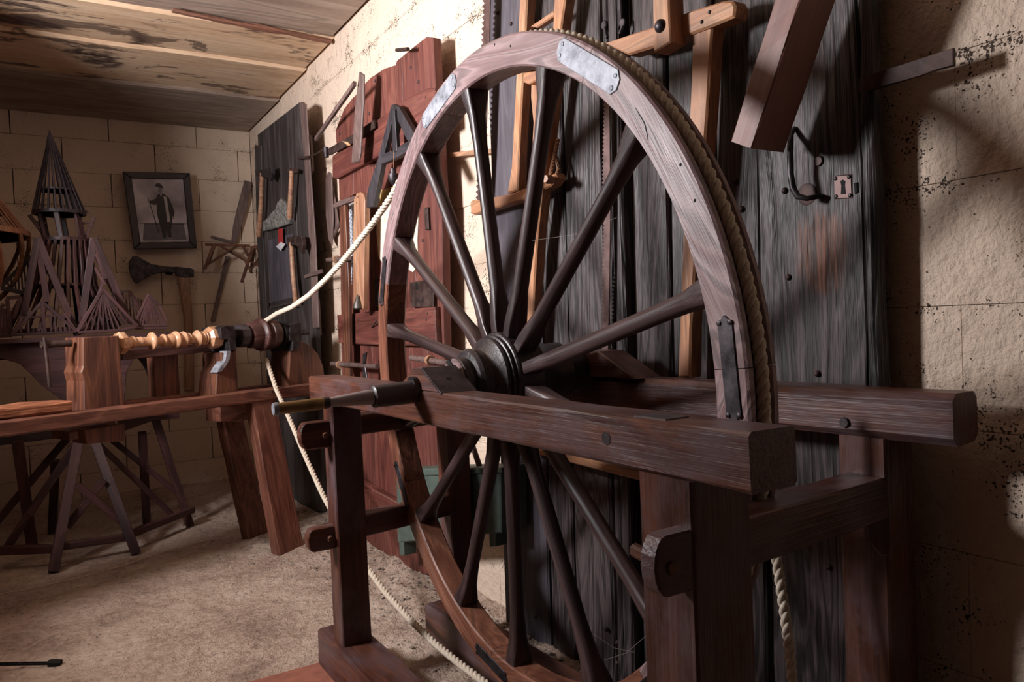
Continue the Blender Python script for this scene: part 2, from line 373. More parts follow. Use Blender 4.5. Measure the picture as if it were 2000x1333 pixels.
# ---- earth floor
def floor_h(x, y):
    h = 0.010*mn.noise(V((x*2.2, y*2.2, 0)))+0.006*mn.noise(V((x*9, y*9, 3)))+0.004*mn.noise(V((x*30, y*30, 5)))
    k = max(0, (x-0.98)/0.27); h += 0.035*min(1, k)*(0.6+0.8*mn.noise(V((x*7, y*7, 9))))
    k = max(0, 1-((x-1.0)**2+(y-3.55)**2)/.12); h += 0.022*k*(0.7+mn.noise(V((x*11, y*11, 1))))
    r_ = min(1, max(0, (x-.72)/.25))*min(1, max(0, (y-1.2)/.5)); h += r_*(0.010*mn.noise(V((x*26, y*26, 2)))+0.007*mn.noise(V((x*52, y*52, 4))))
    if x < .78 and y < 2.2: h = min(h, 0.0)
    return h
nx, ny = 260, 420; x0, x1, y0, y1 = -3.0, 1.27, -1.0, 5.22
vs = [(x0+(x1-x0)*(i/nx)**.75, y0+(y1-y0)*j/ny) for j in range(ny+1) for i in range(nx+1)]
vs = [(a, b, Z0+floor_h(a, b)) for a, b in vs]
fs = [(j*(nx+1)+i, j*(nx+1)+i+1, (j+1)*(nx+1)+i+1, (j+1)*(nx+1)+i) for j in range(ny) for i in range(nx)]
fl = mesh_obj('floor', vs, fs, M['earth'], smooth=180); tag(fl, kind='structure')
# loose rubble on the earth: uncountable
vs, fs = [], []
def lump(p, r):
    o = len(vs); q = []
    for d in ((1, 0, 0), (0, 1, 0), (-1, 0, 0), (0, -1, 0)): q.append(V(d)*r*rnd.uniform(.7, 1.2))
    for d in ((.7, .7, .6), (-.7, .7, .6), (-.7, -.7, .6), (.7, -.7, .6)): q.append(V(d)*r*rnd.uniform(.5, .9))
    a = rnd.uniform(0, 6.28); ca, sa = math.cos(a), math.sin(a)
    for v in q: vs.append((p[0]+v.x*ca-v.y*sa, p[1]+v.x*sa+v.y*ca, p[2]+v.z))
    fs.extend([(o, o+1, o+5, o+4)[::1] if False else (o, o+4, o+7), (o, o+1, o+4), (o+1, o+5, o+4), (o+1, o+2, o+5), (o+2, o+6, o+5), (o+2, o+3, o+6), (o+3, o+7, o+6), (o+3, o, o+7), (o+4, o+5, o+6, o+7)])
for i in range(4200):
    if i < 2200: x = 1.22-abs(rnd.gauss(0, .16)); y = rnd.uniform(1.2, 4.9)
    elif i < 2700: x = rnd.gauss(1.0, .2); y = rnd.gauss(3.45, .3)
    else: x = rnd.uniform(-.6, 1.1); y = rnd.uniform(1.7, 3.6)
    if x > 1.2: continue
    r = rnd.choice((.003, .004, .005, .007, .010)) if i < 2700 else rnd.choice((.002, .003, .003, .004, .005))
    lump((x, y, Z0+floor_h(x, y)-r*.1), r)
o = mesh_obj('rubble', vs, fs, M['rubble'], smooth=30); tag(o, 'small loose stones and crumbs scattered on the earth floor', 'stones', kind='stuff')

# ---- block walls: every block a part of its wall
def block_mesh(w, h, d=.06, c=.004):
    me = bpy.data.meshes.new('block')
    v, f = [], []
    for (a, b, z) in ((-w/2+c, -h/2+c, 0), (w/2-c, -h/2+c, 0), (w/2-c, h/2-c, 0), (-w/2+c, h/2-c, 0)): v.append((a, b, z))
    for z in (-c, -d):
        for (a, b) in ((-w/2, -h/2), (w/2, -h/2), (w/2, h/2), (-w/2, h/2)): v.append((a, b, z))
    f = [(0, 1, 2, 3)]
    for k in range(4):
        l = (k+1) % 4; f += [(k, k+4, l+4, l), (k+4, k+8, l+8, l+4)]
    f.append((11, 10, 9, 8)); me.from_pydata(v, [], [tuple(reversed(q)) if False else q for q in f]); me.update(); return me
def block_wall(name, M4, u0, u1, ztop, zbot, row0, off, mat, gv=.0045, gh=.0012, c=.0022):
    """M4 maps (u along wall, v up, w out of wall) to the room"""
    v = [(u0, zbot, -.058), (u1, zbot, -.058), (u1, ztop, -.058), (u0, ztop, -.058), (u0, zbot, -.14), (u1, zbot, -.14), (u1, ztop, -.14), (u0, ztop, -.14)]
    f = [(0, 1, 2, 3), (7, 6, 5, 4), (0, 4, 5, 1), (1, 5, 6, 2), (2, 6, 7, 3), (3, 7, 4, 0)]
    wl = mesh_obj(name, v, f, M['joint'], None, M4); tag(wl, kind='structure')
    cache = {}; r = 1; zt = row0+.2
    while zt > zbot:
        zb = zt-.2; a = off+(.25 if r % 2 else 0)
        while a > u0: a -= .5
        lo, hi = max(zb, zbot), min(zt, ztop)
        if hi-lo > .02:
            while a < u1:
                b = a+.5; L, R_ = max(a, u0), min(b, u1)
                if R_-L > .02:
                    key = (round(R_-L, 3), round(hi-lo, 3))
                    if key not in cache:
                        cache[key] = block_mesh(key[0]-gv, key[1]-gh, c=c); cache[key].materials.append(mat)
                    ob = bpy.data.objects.new('block', cache[key])
                    place(ob, M4 @ Matrix.Translation(V(((L+R_)/2, (lo+hi)/2, rnd.uniform(-.0012, .0012)))), wl)
                a = b
        zt = zb; r += 1
    return wl
MB = Matrix(((1, 0, 0, 0), (0, 0, -1, 5.2), (0, 1, 0, 0), (0, 0, 0, 1)))
block_wall('wall_back', MB, -3.0, 1.25, 1.46, -.97, 1.395, -.084, M['block'])
MR = Matrix(((0, 0, -1, 1.25), (-1, 0, 0, 0), (0, 1, 0, 0), (0, 0, 0, 1)))
block_wall('wall_right', MR, -5.2, 0.3, 1.46, -.97, 1.395, -4.9, M['block_rough'], .0007, .0010, .0006)
v = [(-3.05, -1, -.97), (-3.05, 5.3, -.97), (-3.05, 5.3, 1.4), (-3.05, -1, 1.4), (-3.0, -1, -.97), (-3.0, 5.3, -.97), (-3.0, 5.3, 1.4), (-3.0, -1, 1.4)]
f = [(0, 1, 2, 3), (7, 6, 5, 4), (0, 4, 5, 1), (1, 5, 6, 2), (2, 6, 7, 3), (3, 7, 4, 0)]
tag(mesh_obj('wall_left', v, f, M['block']), kind='structure')

# ---- ceiling of waney boards, each board a part
v = [(-3, -1, 1.42), (1.4, -1, 1.42), (1.4, 5.3, 1.42), (-3, 5.3, 1.42), (-3, -1, 1.46), (1.4, -1, 1.46), (1.4, 5.3, 1.46), (-3, 5.3, 1.46)]
f = [(0, 1, 2, 3), (7, 6, 5, 4), (0, 4, 5, 1), (1, 5, 6, 2), (2, 6, 7, 3), (3, 7, 4, 0)]
ce = mesh_obj('ceiling', v, f, M['grey_board']); tag(ce, kind='structure')
edges = [(4.43, 5.20, 1.326, 'grey_board', .03), (3.90, 4.47, 1.340, 'spalt', .06), (3.47, 3.95, 1.355, 'spalt', .10), (2.86, 3.52, 1.371, 'grey_board', .0),
         (2.30, 2.90, 1.355, 'spalt', .05), (1.70, 2.33, 1.372, 'spalt', 0), (1.10, 1.73, 1.355, 'grey_board', .04), (.5, 1.14, 1.372, 'spalt', 0), (-.1, .53, 1.355, 'spalt', .04), (-.95, -.08, 1.372, 'grey_board', 0)]
for i, (ya, yb, z, mk, amp) in enumerate(edges):
    pts = [V((-2.98, yb, z)), V((1.245, yb, z))]; n = 26
    for k in range(n+1):
        x = 1.245-(4.22*k/n); pts.append(V((x, ya+.022*mn.noise(V((x*2.1, i*3.7, 0)))+.010*mn.noise(V((x*9, i, 0))), z)))
    slab('ceiling_board', pts, (0, 0, -1), .028, M[mk], ce, V((1, 0, 0)), c=.012)
for (pa, pb, yoff, z) in (((336, 24), (645, 84), 0, 1.345), ((425, 184), (545, 192), 0, 1.34)):
    a, b = at_z(pa[0], pa[1], z), at_z(pb[0], pb[1], z)
    bar('bark_edge', a+V((0, -.008, .004)), b+V((0, -.008, .004)), .03, .014, M['bark'], ce, n=10, j=.004, c=.004)

# ---- terracotta tile in front of the wheel stand
t = slab('floor_tile', [V((.36, 2.12, -.944)), V((.66, 2.12, -.944)), V((.66, 1.76, -.944)), V((.36, 1.76, -.944))], (0, 0, 1), .03, M['tile'], None, V((1, 0, 0)), c=.003)
tag(t, 'reddish terracotta floor tile beside the foot of the wheel stand', 'tile')

# ================================================================== GREAT WHEEL
Ro, Ri, TH = .702, .639, .0606
WC = V((.83, 1.407, -.123)); WN = V((1, -.0231, .0215)).normalized()
WB = basis(WC, V((.0231, 1, 0)), WN)
wheel = thing('great_wheel', (.86, 1.407, -.825), 'large spoked oak drive wheel with steel joint plates and crank, carried on the timber stand', 'wheel')
def rotw(a): return WB @ Matrix.Rotation(math.radians(a), 4, 'Z')
def felloe(a0, a1):
    mid = (a0+a1)/2; prof = [(.0, Ri+.003), (.0, Ro-.004), (.003, Ro), (.012, Ro), (.018, Ro-.011), (.044, Ro-.011), (.050, Ro), (TH-.003, Ro), (TH, Ro-.004), (TH, Ri+.003), (TH-.004, Ri), (.004, Ri)]
    vs, fs = [], []; n = 18; m = len(prof)
    for i in range(n+1):
        a = math.radians((a0+a1)/2*0+(a0-mid)+(a1-a0)*i/n)
        for (z, r) in prof: vs.append((r*math.sin(-a), r*math.cos(a), z+0))
    for i in range(n):
        for k in range(m):
            p, q = i*m+k, i*m+(k+1) % m; fs.append((p, q, q+m, p+m))
    fs.append(tuple(range(m))); fs.append(tuple(reversed(range(n*m, n*m+m))))
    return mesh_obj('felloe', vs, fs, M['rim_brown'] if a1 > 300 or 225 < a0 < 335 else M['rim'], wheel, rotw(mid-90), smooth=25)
JO = [22+360/7*k for k in range(7)]
for k in range(7): felloe(JO[k]+.05, JO[k]+360/7-.05)
for k, a in enumerate(JO):
    Mp = rotw(a-90); r = .6715; hl, hw, cc = .098, .0205, .012
    q = [(-hl+cc, r-hw), (hl-cc, r-hw), (hl, r-hw+cc), (hl, r+hw-cc), (hl-cc, r+hw), (-hl+cc, r+hw), (-hl, r+hw-cc), (-hl, r-hw+cc)]
    if k in (0, 3, 4, 5, 6): q = [(-.075+cc, r-.014), (.075-cc, r-.014), (.075, r-.014+cc), (.075, r+.014-cc), (.075-cc, r+.014), (-.075+cc, r+.014), (-.075, r+.014-cc), (-.075, r-.014+cc)]
    pts = [Mp @ V((x, y, -.0022)) for x, y in q]
    mt = M['steel'] if k in (1, 2) else M['iron']
    pl = slab('joint_plate', pts, -WN, .0024, mt, wheel, Mp.to_3x3() @ V((1, 0, 0)), c=.0008)
    if k in (1, 2): tag(pl, 'bright steel plate over a rim joint')
    ex = .085 if k in (1, 2) else .065
    for sx in (-ex, ex):
        for sy in (-.010, .010):
            turned('rivet', [(0, .0042), (.0012, .004), (.002, .002)], Mp @ V((sx, r+sy, -.0022)), -WN, mt, pl, n=9)
SP = [10, 33.2, 58.2, 83.5, 111.5, 139, 166, -167, -139, -115, -87.5, -64, -39, -14.5]
def spoke(a):
    Ms = rotw(a) @ Matrix.Translation(V((0, 0, .030)))
    st = [(.075, .0135, .022, 8), (.13, .0135, .022, 8), (.165, .0155, .019, 4), (.20, .0168, .0168, 2), (.36, .0160, .0160, 2), (.52, .0158, .0160, 2), (.585, .0165, .0185, 3), (.625, .0200, .0250, 6), (.645, .0215, .0270, 8)]
    vs, fs = [], []; n = 16
    for (x, b, d, e) in st:
        for k in range(n):
            t = 2*math.pi*(k+.5)/n; c, s = math.cos(t), math.sin(t)
            vs.append((x, b*math.copysign(abs(c)**(2/e), c), d*math.copysign(abs(s)**(2/e), s)))
    for i in range(len(st)-1):
        for k in range(n): p, q = i*n+k, i*n+(k+1) % n; fs.append((p, p+n, q+n, q))
    fs.append(tuple(range(n))); fs.append(tuple(reversed(range((len(st)-1)*n, len(st)*n))))
    mesh_obj('spoke', vs, fs, M['spoke'], wheel, Ms, smooth=40)
for a in SP: spoke(a)
hp = [(-.098, .030), (-.098, .050), (-.094, .054), (-.082, .055), (-.080, .051), (-.074, .051), (-.070, .066), (-.062, .071), (-.054, .070), (-.050, .064), (-.040, .066), (-.028, .080), (-.022, .090), (-.016, .092), (-.013, .088), (-.010, .095), (-.006, .096), (-.003, .092), (0, .099), (.004, .101), (.060, .101), (.066, .092), (.072, .095), (.078, .09), (.10, .075), (.13, .066), (.16, .068), (.17, .055), (.19, .05), (.26, .045)]
turned('hub', hp, WC, WN, M['hub'], wheel, n=40, sharp=22)
turned('axle_cap', [(-.1, .012), (-.103, .05), (-.0985, .052)], WC, WN, M['rim'], wheel, n=32)
bar('axle_wedge', WC-WN*.104+V((0, -.012, .028)), WC-WN*.104+V((0, .012, .046)), .010, .012, M['rubber'], wheel, n=2)
turned('axle', [(-.20, .02), (.34, .02)], WC, V((1, 0, 0)), M['iron'], wheel, n=16)
# crank: dark sleeve, pale cone, grip with a metal end
cx = lambda x: V((x, 1.407, -.134-(.64-x)*.03))
CA = (cx(.355)-cx(.66)).normalized(); CA2 = V((-1, 0, -.03)).normalized()
turned('crank_sleeve', [(-.005, .0235), (.01, .0235), (.085, .022), (.090, .023), (.093, .0195), (.094, .012)], cx(.64), CA2, M['hub'], wheel, n=24)
turned('crank_cone', [(.088, .0145), (.10, .0150), (.185, .0085), (.19, .008)], cx(.64), CA2, M['grey_cone'], wheel, n=20)
turned('crank_collar', [(.180, .0105), (.190, .0115), (.194, .010)], cx(.64), CA2, M['iron'], wheel, n=16)
turned('crank_grip', [(.190, .0108), (.200, .0115), (.275, .0110), (.280, .0108)], cx(.64), CA2, M['brass'], wheel, n=20)
turned('grip_end_ring', [(.276, .0120), (.281, .0122), (.285, .0110), (.286, .004)], cx(.64), CA2, M['steel'], wheel, n=20)

def crack(pts, w):
    q = [at_p(a, b, WC-WN*.0004, WN) for a, b in pts]; o_ = [p+(WB.to_3x3() @ V((w*(.2+math.sin(math.pi*i/(len(q)-1))), 0, 0))) for i, p in enumerate(q)]
    slab('crack', q+o_[::-1], -WN, .0006, M['rubber'], wheel, V((0, 0, 1)), c=.0001)
crack([(1230, 190), (1238, 205), (1243, 213), (1252, 228), (1259, 240), (1263, 256), (1266, 275)], .0016)
crack([(1105, 66), (1106, 80)], .0008)
for q_ in ((1329, 322), (1357, 392), (966, 87), (997, 90)): turned('old_nail_hole', [(0, .0028), (.0005, .002)], at_p(q_[0], q_[1], WC, WN), -WN, M['rubber'], wheel, n=8)
# ================================================================== WHEEL STAND
st = thing('wheel_stand', (.87, 1.35, Z0), 'heavy pegged red-brown timber stand of beams and posts that carries the great wheel', 'stand')
F = M['frame']
box('top_beam', (.64, .557, -.198), (.716, 2.126, -.131), F, st, 'y', c=.004, n=14, j=.0012)
fx = lambda y: 1.1-.068*(y-.6)
bar('top_beam', (fx(.59)+.038, .59, -.169), (fx(2.2)+.038, 2.2, -.169), .076, .076, F, st, c=.011, n=14, j=.0012)
bar('post', (.68, 1.975, -.198), (.68, 1.975, -.846), .074, .08, F, st, up=V((1, 0, 0)), c=.003)
bar('post', (.69, .692, -.198), (.69, .692, -.85), .094, .10, F, st, up=V((1, 0, 0)), c=.003)
bar('post', (fx(2.03)+.037, 2.035, -.205), (fx(2.03)+.037, 2.035, -.85), .074, .072, F, st, up=V((1, 0, 0)), c=.003)
bar('post', (1.137, .732, -.207), (1.137, .732, -.85), .082, .074, F, st, up=V((1, 0, 0)), c=.003)
box('sill', (.625, .4, -.952), (.735, 2.112, -.845), F, st, 'y', c=.005, n=10, j=.002)
bar('sill', (1.06, .4, -.90), (.99, 2.09, -.90), .085, .11, F, st, c=.005, n=10, j=.002)
# cross rails with wedged through-tenons
def rail(p0, p1, w, t): return bar('cross_rail', p0, p1, w, t, F, st, n=6)
rail((.70, 1.975, -.262), (1.03, 2.03, -.262), .05, .055)
rail((.70, 1.975, -.537), (1.03, 2.03, -.537), .05, .060)
rail((.73, .691, -.295), (1.12, .725, -.300), .063, .066)
def tenon(x0, x1, y, zc, h, t, pegy, mat=F, pegp=None):
    r = h/2; pts = []
    s = 1 if x0 < x1 else -1
    for k in range(9):
        a = math.pi/2+math.pi*k/8; pts.append(V((x0+s*r*.55*(1+math.cos(a)), y-t/2, zc+r*math.sin(a))))
    pts += [V((x1, y-t/2, zc-r)), V((x1, y-t/2, zc+r))]
    tn = slab('tenon', pts, (0, -1, 0), t, mat, st, V((1, 0, 0)), c=.003)
    px_ = x1-s*(.036 if pegp else .018)
    bar('peg', (px_, y-(pegp or (pegy, 0))[0], zc-.002), (px_, y+(pegp[1] if pegp else pegy*1.3), zc+.004), .013, .016, M['post'], tn, c=.004, n=3)
tenon(.560, .642, 1.975, -.278, .072, .028, .030)
tenon(.566, .642, 1.975, -.553, .062, .028, .030)
tenon(.582, .642, .660, -.291, .072, .026, .0, pegp=(.016, .052))
tenon(1.20, 1.06, 2.03, -.540, .075, .028, .028)
# bearing blocks on both beams; the near one carries an iron cap plate with a bolt hole
q = [V((.642, a, b)) for a, b in ((1.500, -.131), (1.426, -.088), (1.378, -.086), (1.298, -.131))]
bb = slab('bearing_block', q, (-1, 0, 0), .072, F, st, V((0, 1, 0)), c=.003)
a0, a1 = V((.64, 1.376, -.0845)), V((.64, 1.292, -.131)); d = V((.078, 0, 0)); nn = V((0, -.49, .87))
pl = slab('cap_plate', [a0, a1, a1+d, a0+d], nn, .0035, M['iron'], bb, c=.0008)
turned('bolt_hole', [(0, .0065), (.0006, .006)], (a0+a1+d)/2, nn, M['rubber'], pl, n=12)
q = [V((fx(1.45)+.002, a, b)) for a, b in ((1.56, -.131), (1.50, -.075), (1.32, -.075), (1.20, -.131))]
slab('bearing_block', q, (-1, 0, 0), .07, F, st, V((0, 1, 0)), c=.003)
# pegs and mortise on the beams
turned('beam_peg', [(0, .009), (.003, .008)], (fx(.75)-.001, .752, -.185), (-1, 0, 0), M['hub'], st, n=8)
turned('beam_peg', [(0, .009), (.0012, .009)], V((.6405, .80, -.163)), (-1, 0, 0), M['hub'], st, n=14)
slab('mortise_patch', [V((.655, .70, -.1300)), V((.695, .70, -.1300)), V((.695, .76, -.1300)), V((.655, .76, -.1300))], (0, 0, 1), .003, M['hub'], st, c=.0008)

# ================================================================== ROPES
RR = Ro-.0025; ax = .031
def wp(a, r=RR): a = math.radians(a); return WB @ V((r*math.cos(a), r*math.sin(a), ax))
PC = V((.862, 3.490, -.013)); PR = .060
top_px = [(782, 352), (768, 378), (748, 408), (722, 444), (694, 480), (664, 516), (634, 548), (602, 578), (570, 600), (540, 613)]
path = []
n = 9
for k in range(n+1):                          # around the lathe pulley, underside first
    a = math.radians(-95+190*k/n); path.append(PC+V((0, math.cos(a)*PR*1.0, math.sin(a)*PR)))
for i, (a, b) in enumerate(reversed(top_px)):
    f = i/(len(top_px)-1); path.append(at_x(a, b, .862-(.862-.858)*f))
a0_ = 50
for k in range(0, 66): path.append(wp(a0_+(360-93-a0_)*k/65))
low_px = [(985, 1364), (945, 1333), (900, 1299), (850, 1258), (796, 1206), (753, 1158), (710, 1100), (668, 1035), (632, 970), (600, 900), (566, 820), (540, 762), (520, 702)]
path += [at_x(a, b, .862) for a, b in low_px]
path = [p.copy() for p in path]
vs, fs = rope_vf(path, .0098, pitch=.056)
o = mesh_obj('drive_rope', vs, fs, M['rope'], smooth=60)
tag(o, 'off-white twisted rope running over the great wheel to the lathe pulley', 'rope')
hp_ = [at_x(1514, 1075, .98), at_x(1530, 1180, .98), at_x(1541, 1260, .98), at_x(1549, 1345, .98), at_x(1556, 1420, .98)]
hp_.insert(0, hp_[0]+V((0, .0, .25)))
vs, fs = rope_vf(hp_, .0085, pitch=.05); o = mesh_obj('hanging_rope', vs, fs, M['rope'], smooth=60)
tag(o, 'short end of twisted rope hanging behind the near right post of the stand', 'rope')

# ================================================================== LATHE
LP = V((.85, 3.35, 0)); LD = V((.917, .399, 0)); LN = V((-.399, .917, 0))
def lp(t, n, z): return LP+LD*t+LN*n+V((0, 0, z))
def lpx(n, *pts): return [at_p(a, b, LP+LN*n, LN) for a, b in pts]
la = thing('turning_lathe', (.45, 3.3, Z0), 'old wooden pole lathe with a long two-rail bed, stepped pulley and slanting plank legs', 'lathe')
Bn, Pt = M['bench'], M['post']
bar('bed_rail', lp(-1.75, .03, -.279), lp(.44, .03, -.272), .06, .052, Bn, la, c=.006, n=24, j=.0018)
bar('bed_rail', lp(-1.75, .22, -.279), lp(.44, .22, -.272), .06, .052, Bn, la, c=.006, n=16, j=.0015)
slab('tail_post', lpx(.062, (161, 659), (233, 656), (243, 800), (164, 808), (163, 745), (158, 728), (162, 715)), -LN, .125, Pt, la, V((0, 0, 1)), c=.004)
slab('tail_post_tenon', lpx(.075, (164, 840), (243, 828), (246, 862), (170, 868)), -LN, .10, Pt, la, V((0, 0, 1)), c=.003)
bar('tail_wedge', lp(-.83, .11, -.335), lp(-.80, .11, -.335), .13, .03, Pt, la, n=2)
slab('rest_post', lpx(.235, (299, 690), (347, 686), (354, 790), (306, 796)), -LN, .05, Pt, la, V((0, 0, 1)), c=.003)
slab('rest_post', lpx(.21, (405, 684), (424, 682), (430, 790), (410, 792)), -LN, .04, Pt, la, V((0, 0, 1)), c=.003)
bar('rest_bar', *(lpx(.21, (236, 694), (426, 677))), .03, .040, M['post_dark'], la)
slab('head_post', lpx(.07, (432, 690), (462, 684), (467, 775), (420, 780), (424, 728), (434, 712)), -LN, .12, Pt, la, V((0, 0, 1)), c=.004)
slab('bearing_bracket', lpx(.06, (430, 640), (444, 636), (459, 636), (461, 660), (463, 684), (449, 686), (446, 664), (432, 662)), -LN, .13, M['iron'], la, c=.003)
pth = [lpx(.05, p)[0] for p in ((449, 686), (447, 700), (440, 713), (430, 722), (422, 727))]
slab('curved_iron_strap', lpx(.052, (443, 686), (451, 686), (449, 702), (441, 716), (433, 726), (424, 728), (430, 718), (440, 704)), -LN, .05, M['steel'], la, c=.001)
slab('head_post', lpx(.07, (566, 690), (567, 668), (588, 666), (606, 674), (622, 692), (632, 716), (637, 750), (638, 775), (562, 778)), -LN, .13, Pt, la, V((0, 0, 1)), c=.004)
slab('bearing_bracket', lpx(.055, (566, 634), (584, 630), (589, 632), (590, 664), (583, 684), (570, 686), (571, 668), (565, 666)), -LN, .15, M['iron'], la, c=.003)
slab('side_board', lpx(.16, (542, 690), (553, 688), (556, 775), (546, 776)), -LN, .03, Pt, la, V((0, 0, 1)), c=.002)
# spindle and stepped pulley (axis along the bed)
SA = lp(-.62, .12, -.020); SD = (lp(.3, .12, -.010)-SA).normalized()
def sp_(prof, name, mat, n=30, sharp=30): return turned(name, [(a_, r_*1.08) for a_, r_ in prof], SA, SD, mat, la, n=n, sharp=sharp)
sp_([(.40, .012), (.93, .012)], 'spindle', M['iron'], 12)
sp_([(.535, .030), (.537, .044), (.545, .047), (.575, .047), (.583, .042), (.585, .030)], 'small_pulley', M['hub'])
sp_([(.592, .03), (.594, .050), (.60, .053), (.642, .053), (.648, .058), (.652, .067), (.660, .069), (.667, .060), (.676, .056), (.684, .060), (.690, .067), (.697, .066), (.704, .060), (.735, .058), (.747, .050), (.750, .03)], 'stepped_pulley', M['post_dark'])
sp_([(.752, .03), (.753, .060), (.768, .060), (.770, .03)], 'collar', M['rubber'])
# tail screw with its hanging handle
turned('tail_screw', [(0, .012), (.006, .013), (.10, .012)], lp(-.875, .11, -.012), LD, M['rust'], la, n=12)
tube('screw_handle', [lp(-.868, .10, .012), lp(-.866, .095, -.06), lp(-.862, .095, -.160)], .006, M['rust'], la)
# legs
def leg(ptop, pbot, w, t, up): return bar('leg', ptop, pbot, w, t, Bn, la, up=up, c=.004, n=8, j=.0015, w2=w*1.12)
p0 = lp(-.045, .035, -.300); p1 = at_z(562, 1076, Z0+.0)
leg(p0, p1, .118, .055, -LN)
leg(lp(-.10, .20, -.30), at_z(500, 1050, Z0), .10, .055, -LN)
leg(lp(-1.50, .035, -.300), lp(-1.60, -.10, Z0), .118, .055, -LN); leg(lp(-1.50, .20, -.30), lp(-1.60, .33, Z0), .10, .055, -LN)
slab('leg_block', lpx(.09, (429, 792), (492, 786), (492, 818), (467, 824), (431, 824)), -LN, .1, Bn, la, c=.003)
bar('lock_stud', *(lp(-.005, -.002, -.262), lp(-.005, .002, -.262)), .008, .008, M['rubber'], la, n=1)

# turned baluster between the centres
tb = thing('turned_baluster', lp(-.38, .12, -.055), 'fresh pale turned baluster with rings, mounted between the lathe centres', 'baluster')
Lb = .430
bp_ = [(a_, r_*1.14) for a_, r_ in [(0, .010), (0, .034), (.02, .036), (.06, .031), (.085, .022), (.10, .018), (.115, .0175), (.12, .0205), (.135, .0205), (.14, .017), (.19, .0165), (.20, .018), (.21, .0165), (.275, .0155), (.290, .019), (.300, .030), (.313, .031), (.328, .024), (.338, .015), (.39, .0135), (.405, .015), (.413, .0225), (.424, .0225), (.434, .0145), (.455, .018), (.49, .0225), (.515, .021), (.530, .030), (.545, .031), (.556, .020), (.575, .018), (.595, .025), (.62, .029), (.645, .024), (.66, .0165), (.675, .022), (.683, .016), (.72, .0155), (.735, .018), (.75, .028), (.765, .030), (.78, .022), (.795, .018), (.81, .025), (.82, .0255), (.83, .019), (.842, .025), (.852, .025), (.862, .020), (.862, .026)]]
turned('shaft', [(a*Lb, r) for a, r in bp_], SA+SD*.02, SD, M['turning'], tb, n=26, sharp=50)
turned('octagonal_end', [(.862*Lb, .028), (.888*Lb, .0465), (.985*Lb, .0465), (1.0*Lb, .038)], SA+SD*.02, SD, M['turning'], tb, n=8, sharp=5)
turned('rough_end', [(-.02*Lb, .034), (0, .044), (.045*Lb, .042), (.075*Lb, .028)], SA+SD*.02, SD, M['turning'], tb, n=7, sharp=5)

# rough plank lying on the lathe bed
o = bar('rough_plank', lp(-1.70, .075, -.2305), lp(-.832, .085, -.2275), .15, .038, M['rough_plank'], None, n=16, j=.003, c=.007)
tag(o, 'rough-sawn orange plank lying on the left end of the lathe bed', 'plank')
# ================================================================== DOORS LEANING ON THE RIGHT-HAND WALL
def yy(px, X=1.19, py=575): return at_x(px, py, X).y
# ---- black plank door
bd = thing('black_plank_door', (1.21, 1.38, Z0), 'tall weathered black oak plank door leaning on the wall behind the great wheel', 'door')
ZB, ZT = -.935, 1.30
def vplank(name, ya, yb, xf, th, mat, par, zb=ZB, zt=ZT, lean=.022, **k):
    """vertical board between ya and yb, its face at xf"""
    c = (ya+yb)/2; xm = xf+th/2
    return bar(name, (xm, c+lean*-zb, zb), (xm, c+lean*-zt, zt), th, abs(yb-ya), mat, par, up=V((0, 1, 0)), n=14, j=.0016, c=.005, **k)
K = M['black']
vplank('plank', yy(1056), yy(968), 1.186, .028, M['slate'], bd)
vplank('plank', yy(1104), yy(1059), 1.190, .026, K, bd)
vplank('plank', yy(1180), yy(1107), 1.192, .026, K, bd)
vplank('moulding', yy(1202), yy(1191), 1.184, .034, K, bd)
vplank('moulding', yy(1226), yy(1206), 1.178, .040, K, bd)
vplank('moulding', yy(1247), yy(1230), 1.206, .012, K, bd)
vplank('plank', yy(1307), yy(1250), 1.188, .028, K, bd)
vplank('plank', yy(1400), yy(1311), 1.192, .026, K, bd)
vplank('plank', yy(1485), yy(1403), 1.190, .028, K, bd)
# lock plank with the scrubbed orange patch
m, nt, b = new_mat('black_oak_with_scrubbed_patch')
src = M['black'].node_tree
m2 = M['black'].copy(); m2.name = 'black_oak_with_scrubbed_patch'; nt = m2.node_tree; b = nt.nodes['Principled BSDF']
old = b.inputs['Base Color'].links[0].from_socket
geo = nd(nt, 'ShaderNodeNewGeometry'); pc = at_x(1608, 492, 1.188)+V((0, 0, H))
sb = nd(nt, 'ShaderNodeVectorMath', operation='SUBTRACT'); sb.inputs[1].default_value = pc; nt.links.new(geo.outputs['Position'], sb.inputs[0])
sx = nd(nt, 'ShaderNodeSeparateXYZ'); nt.links.new(sb.outputs[0], sx.inputs[0])
e = math_n(nt, 'ADD', math_n(nt, 'POWER', math_n(nt, 'ABSOLUTE', math_n(nt, 'DIVIDE', sx.outputs[1], .062)), 3.), math_n(nt, 'POWER', math_n(nt, 'ABSOLUTE', math_n(nt, 'DIVIDE', sx.outputs[2], .088)), 3.))
nz = noise(nt, coords(nt, (10, 60, 60)), 1.2, 4, .7)
f = math_n(nt, 'SUBTRACT', 1.75, math_n(nt, 'ADD', e, math_n(nt, 'MULTIPLY', nz, 2.2)))
cl = nd(nt, 'ShaderNodeClamp'); nt.links.new(math_n(nt, 'MULTIPLY', f, 2.2), cl.inputs[0])
fb = noise(nt, coords(nt, (6, 150, 150)), 1., 3, .6); rr = ramp(nt, [(.35, lin((40, 28, 26))), (.55, lin((104, 62, 44))), (.75, lin((146, 92, 64)))]); nt.links.new(fb, rr.inputs[0])
nt.links.new(mix(nt, cl.outputs[0], old, rr.outputs[0]), b.inputs['Base Color']); M['lockplank'] = m2
bpy.data.materials.remove(m)
g = bar('plank', (1.202, .882, ZB), (1.202, .882, ZT), .030, .222, M['lockplank'], bd, up=V((0, 1, 0)), n=18, j=.0022, c=.006)
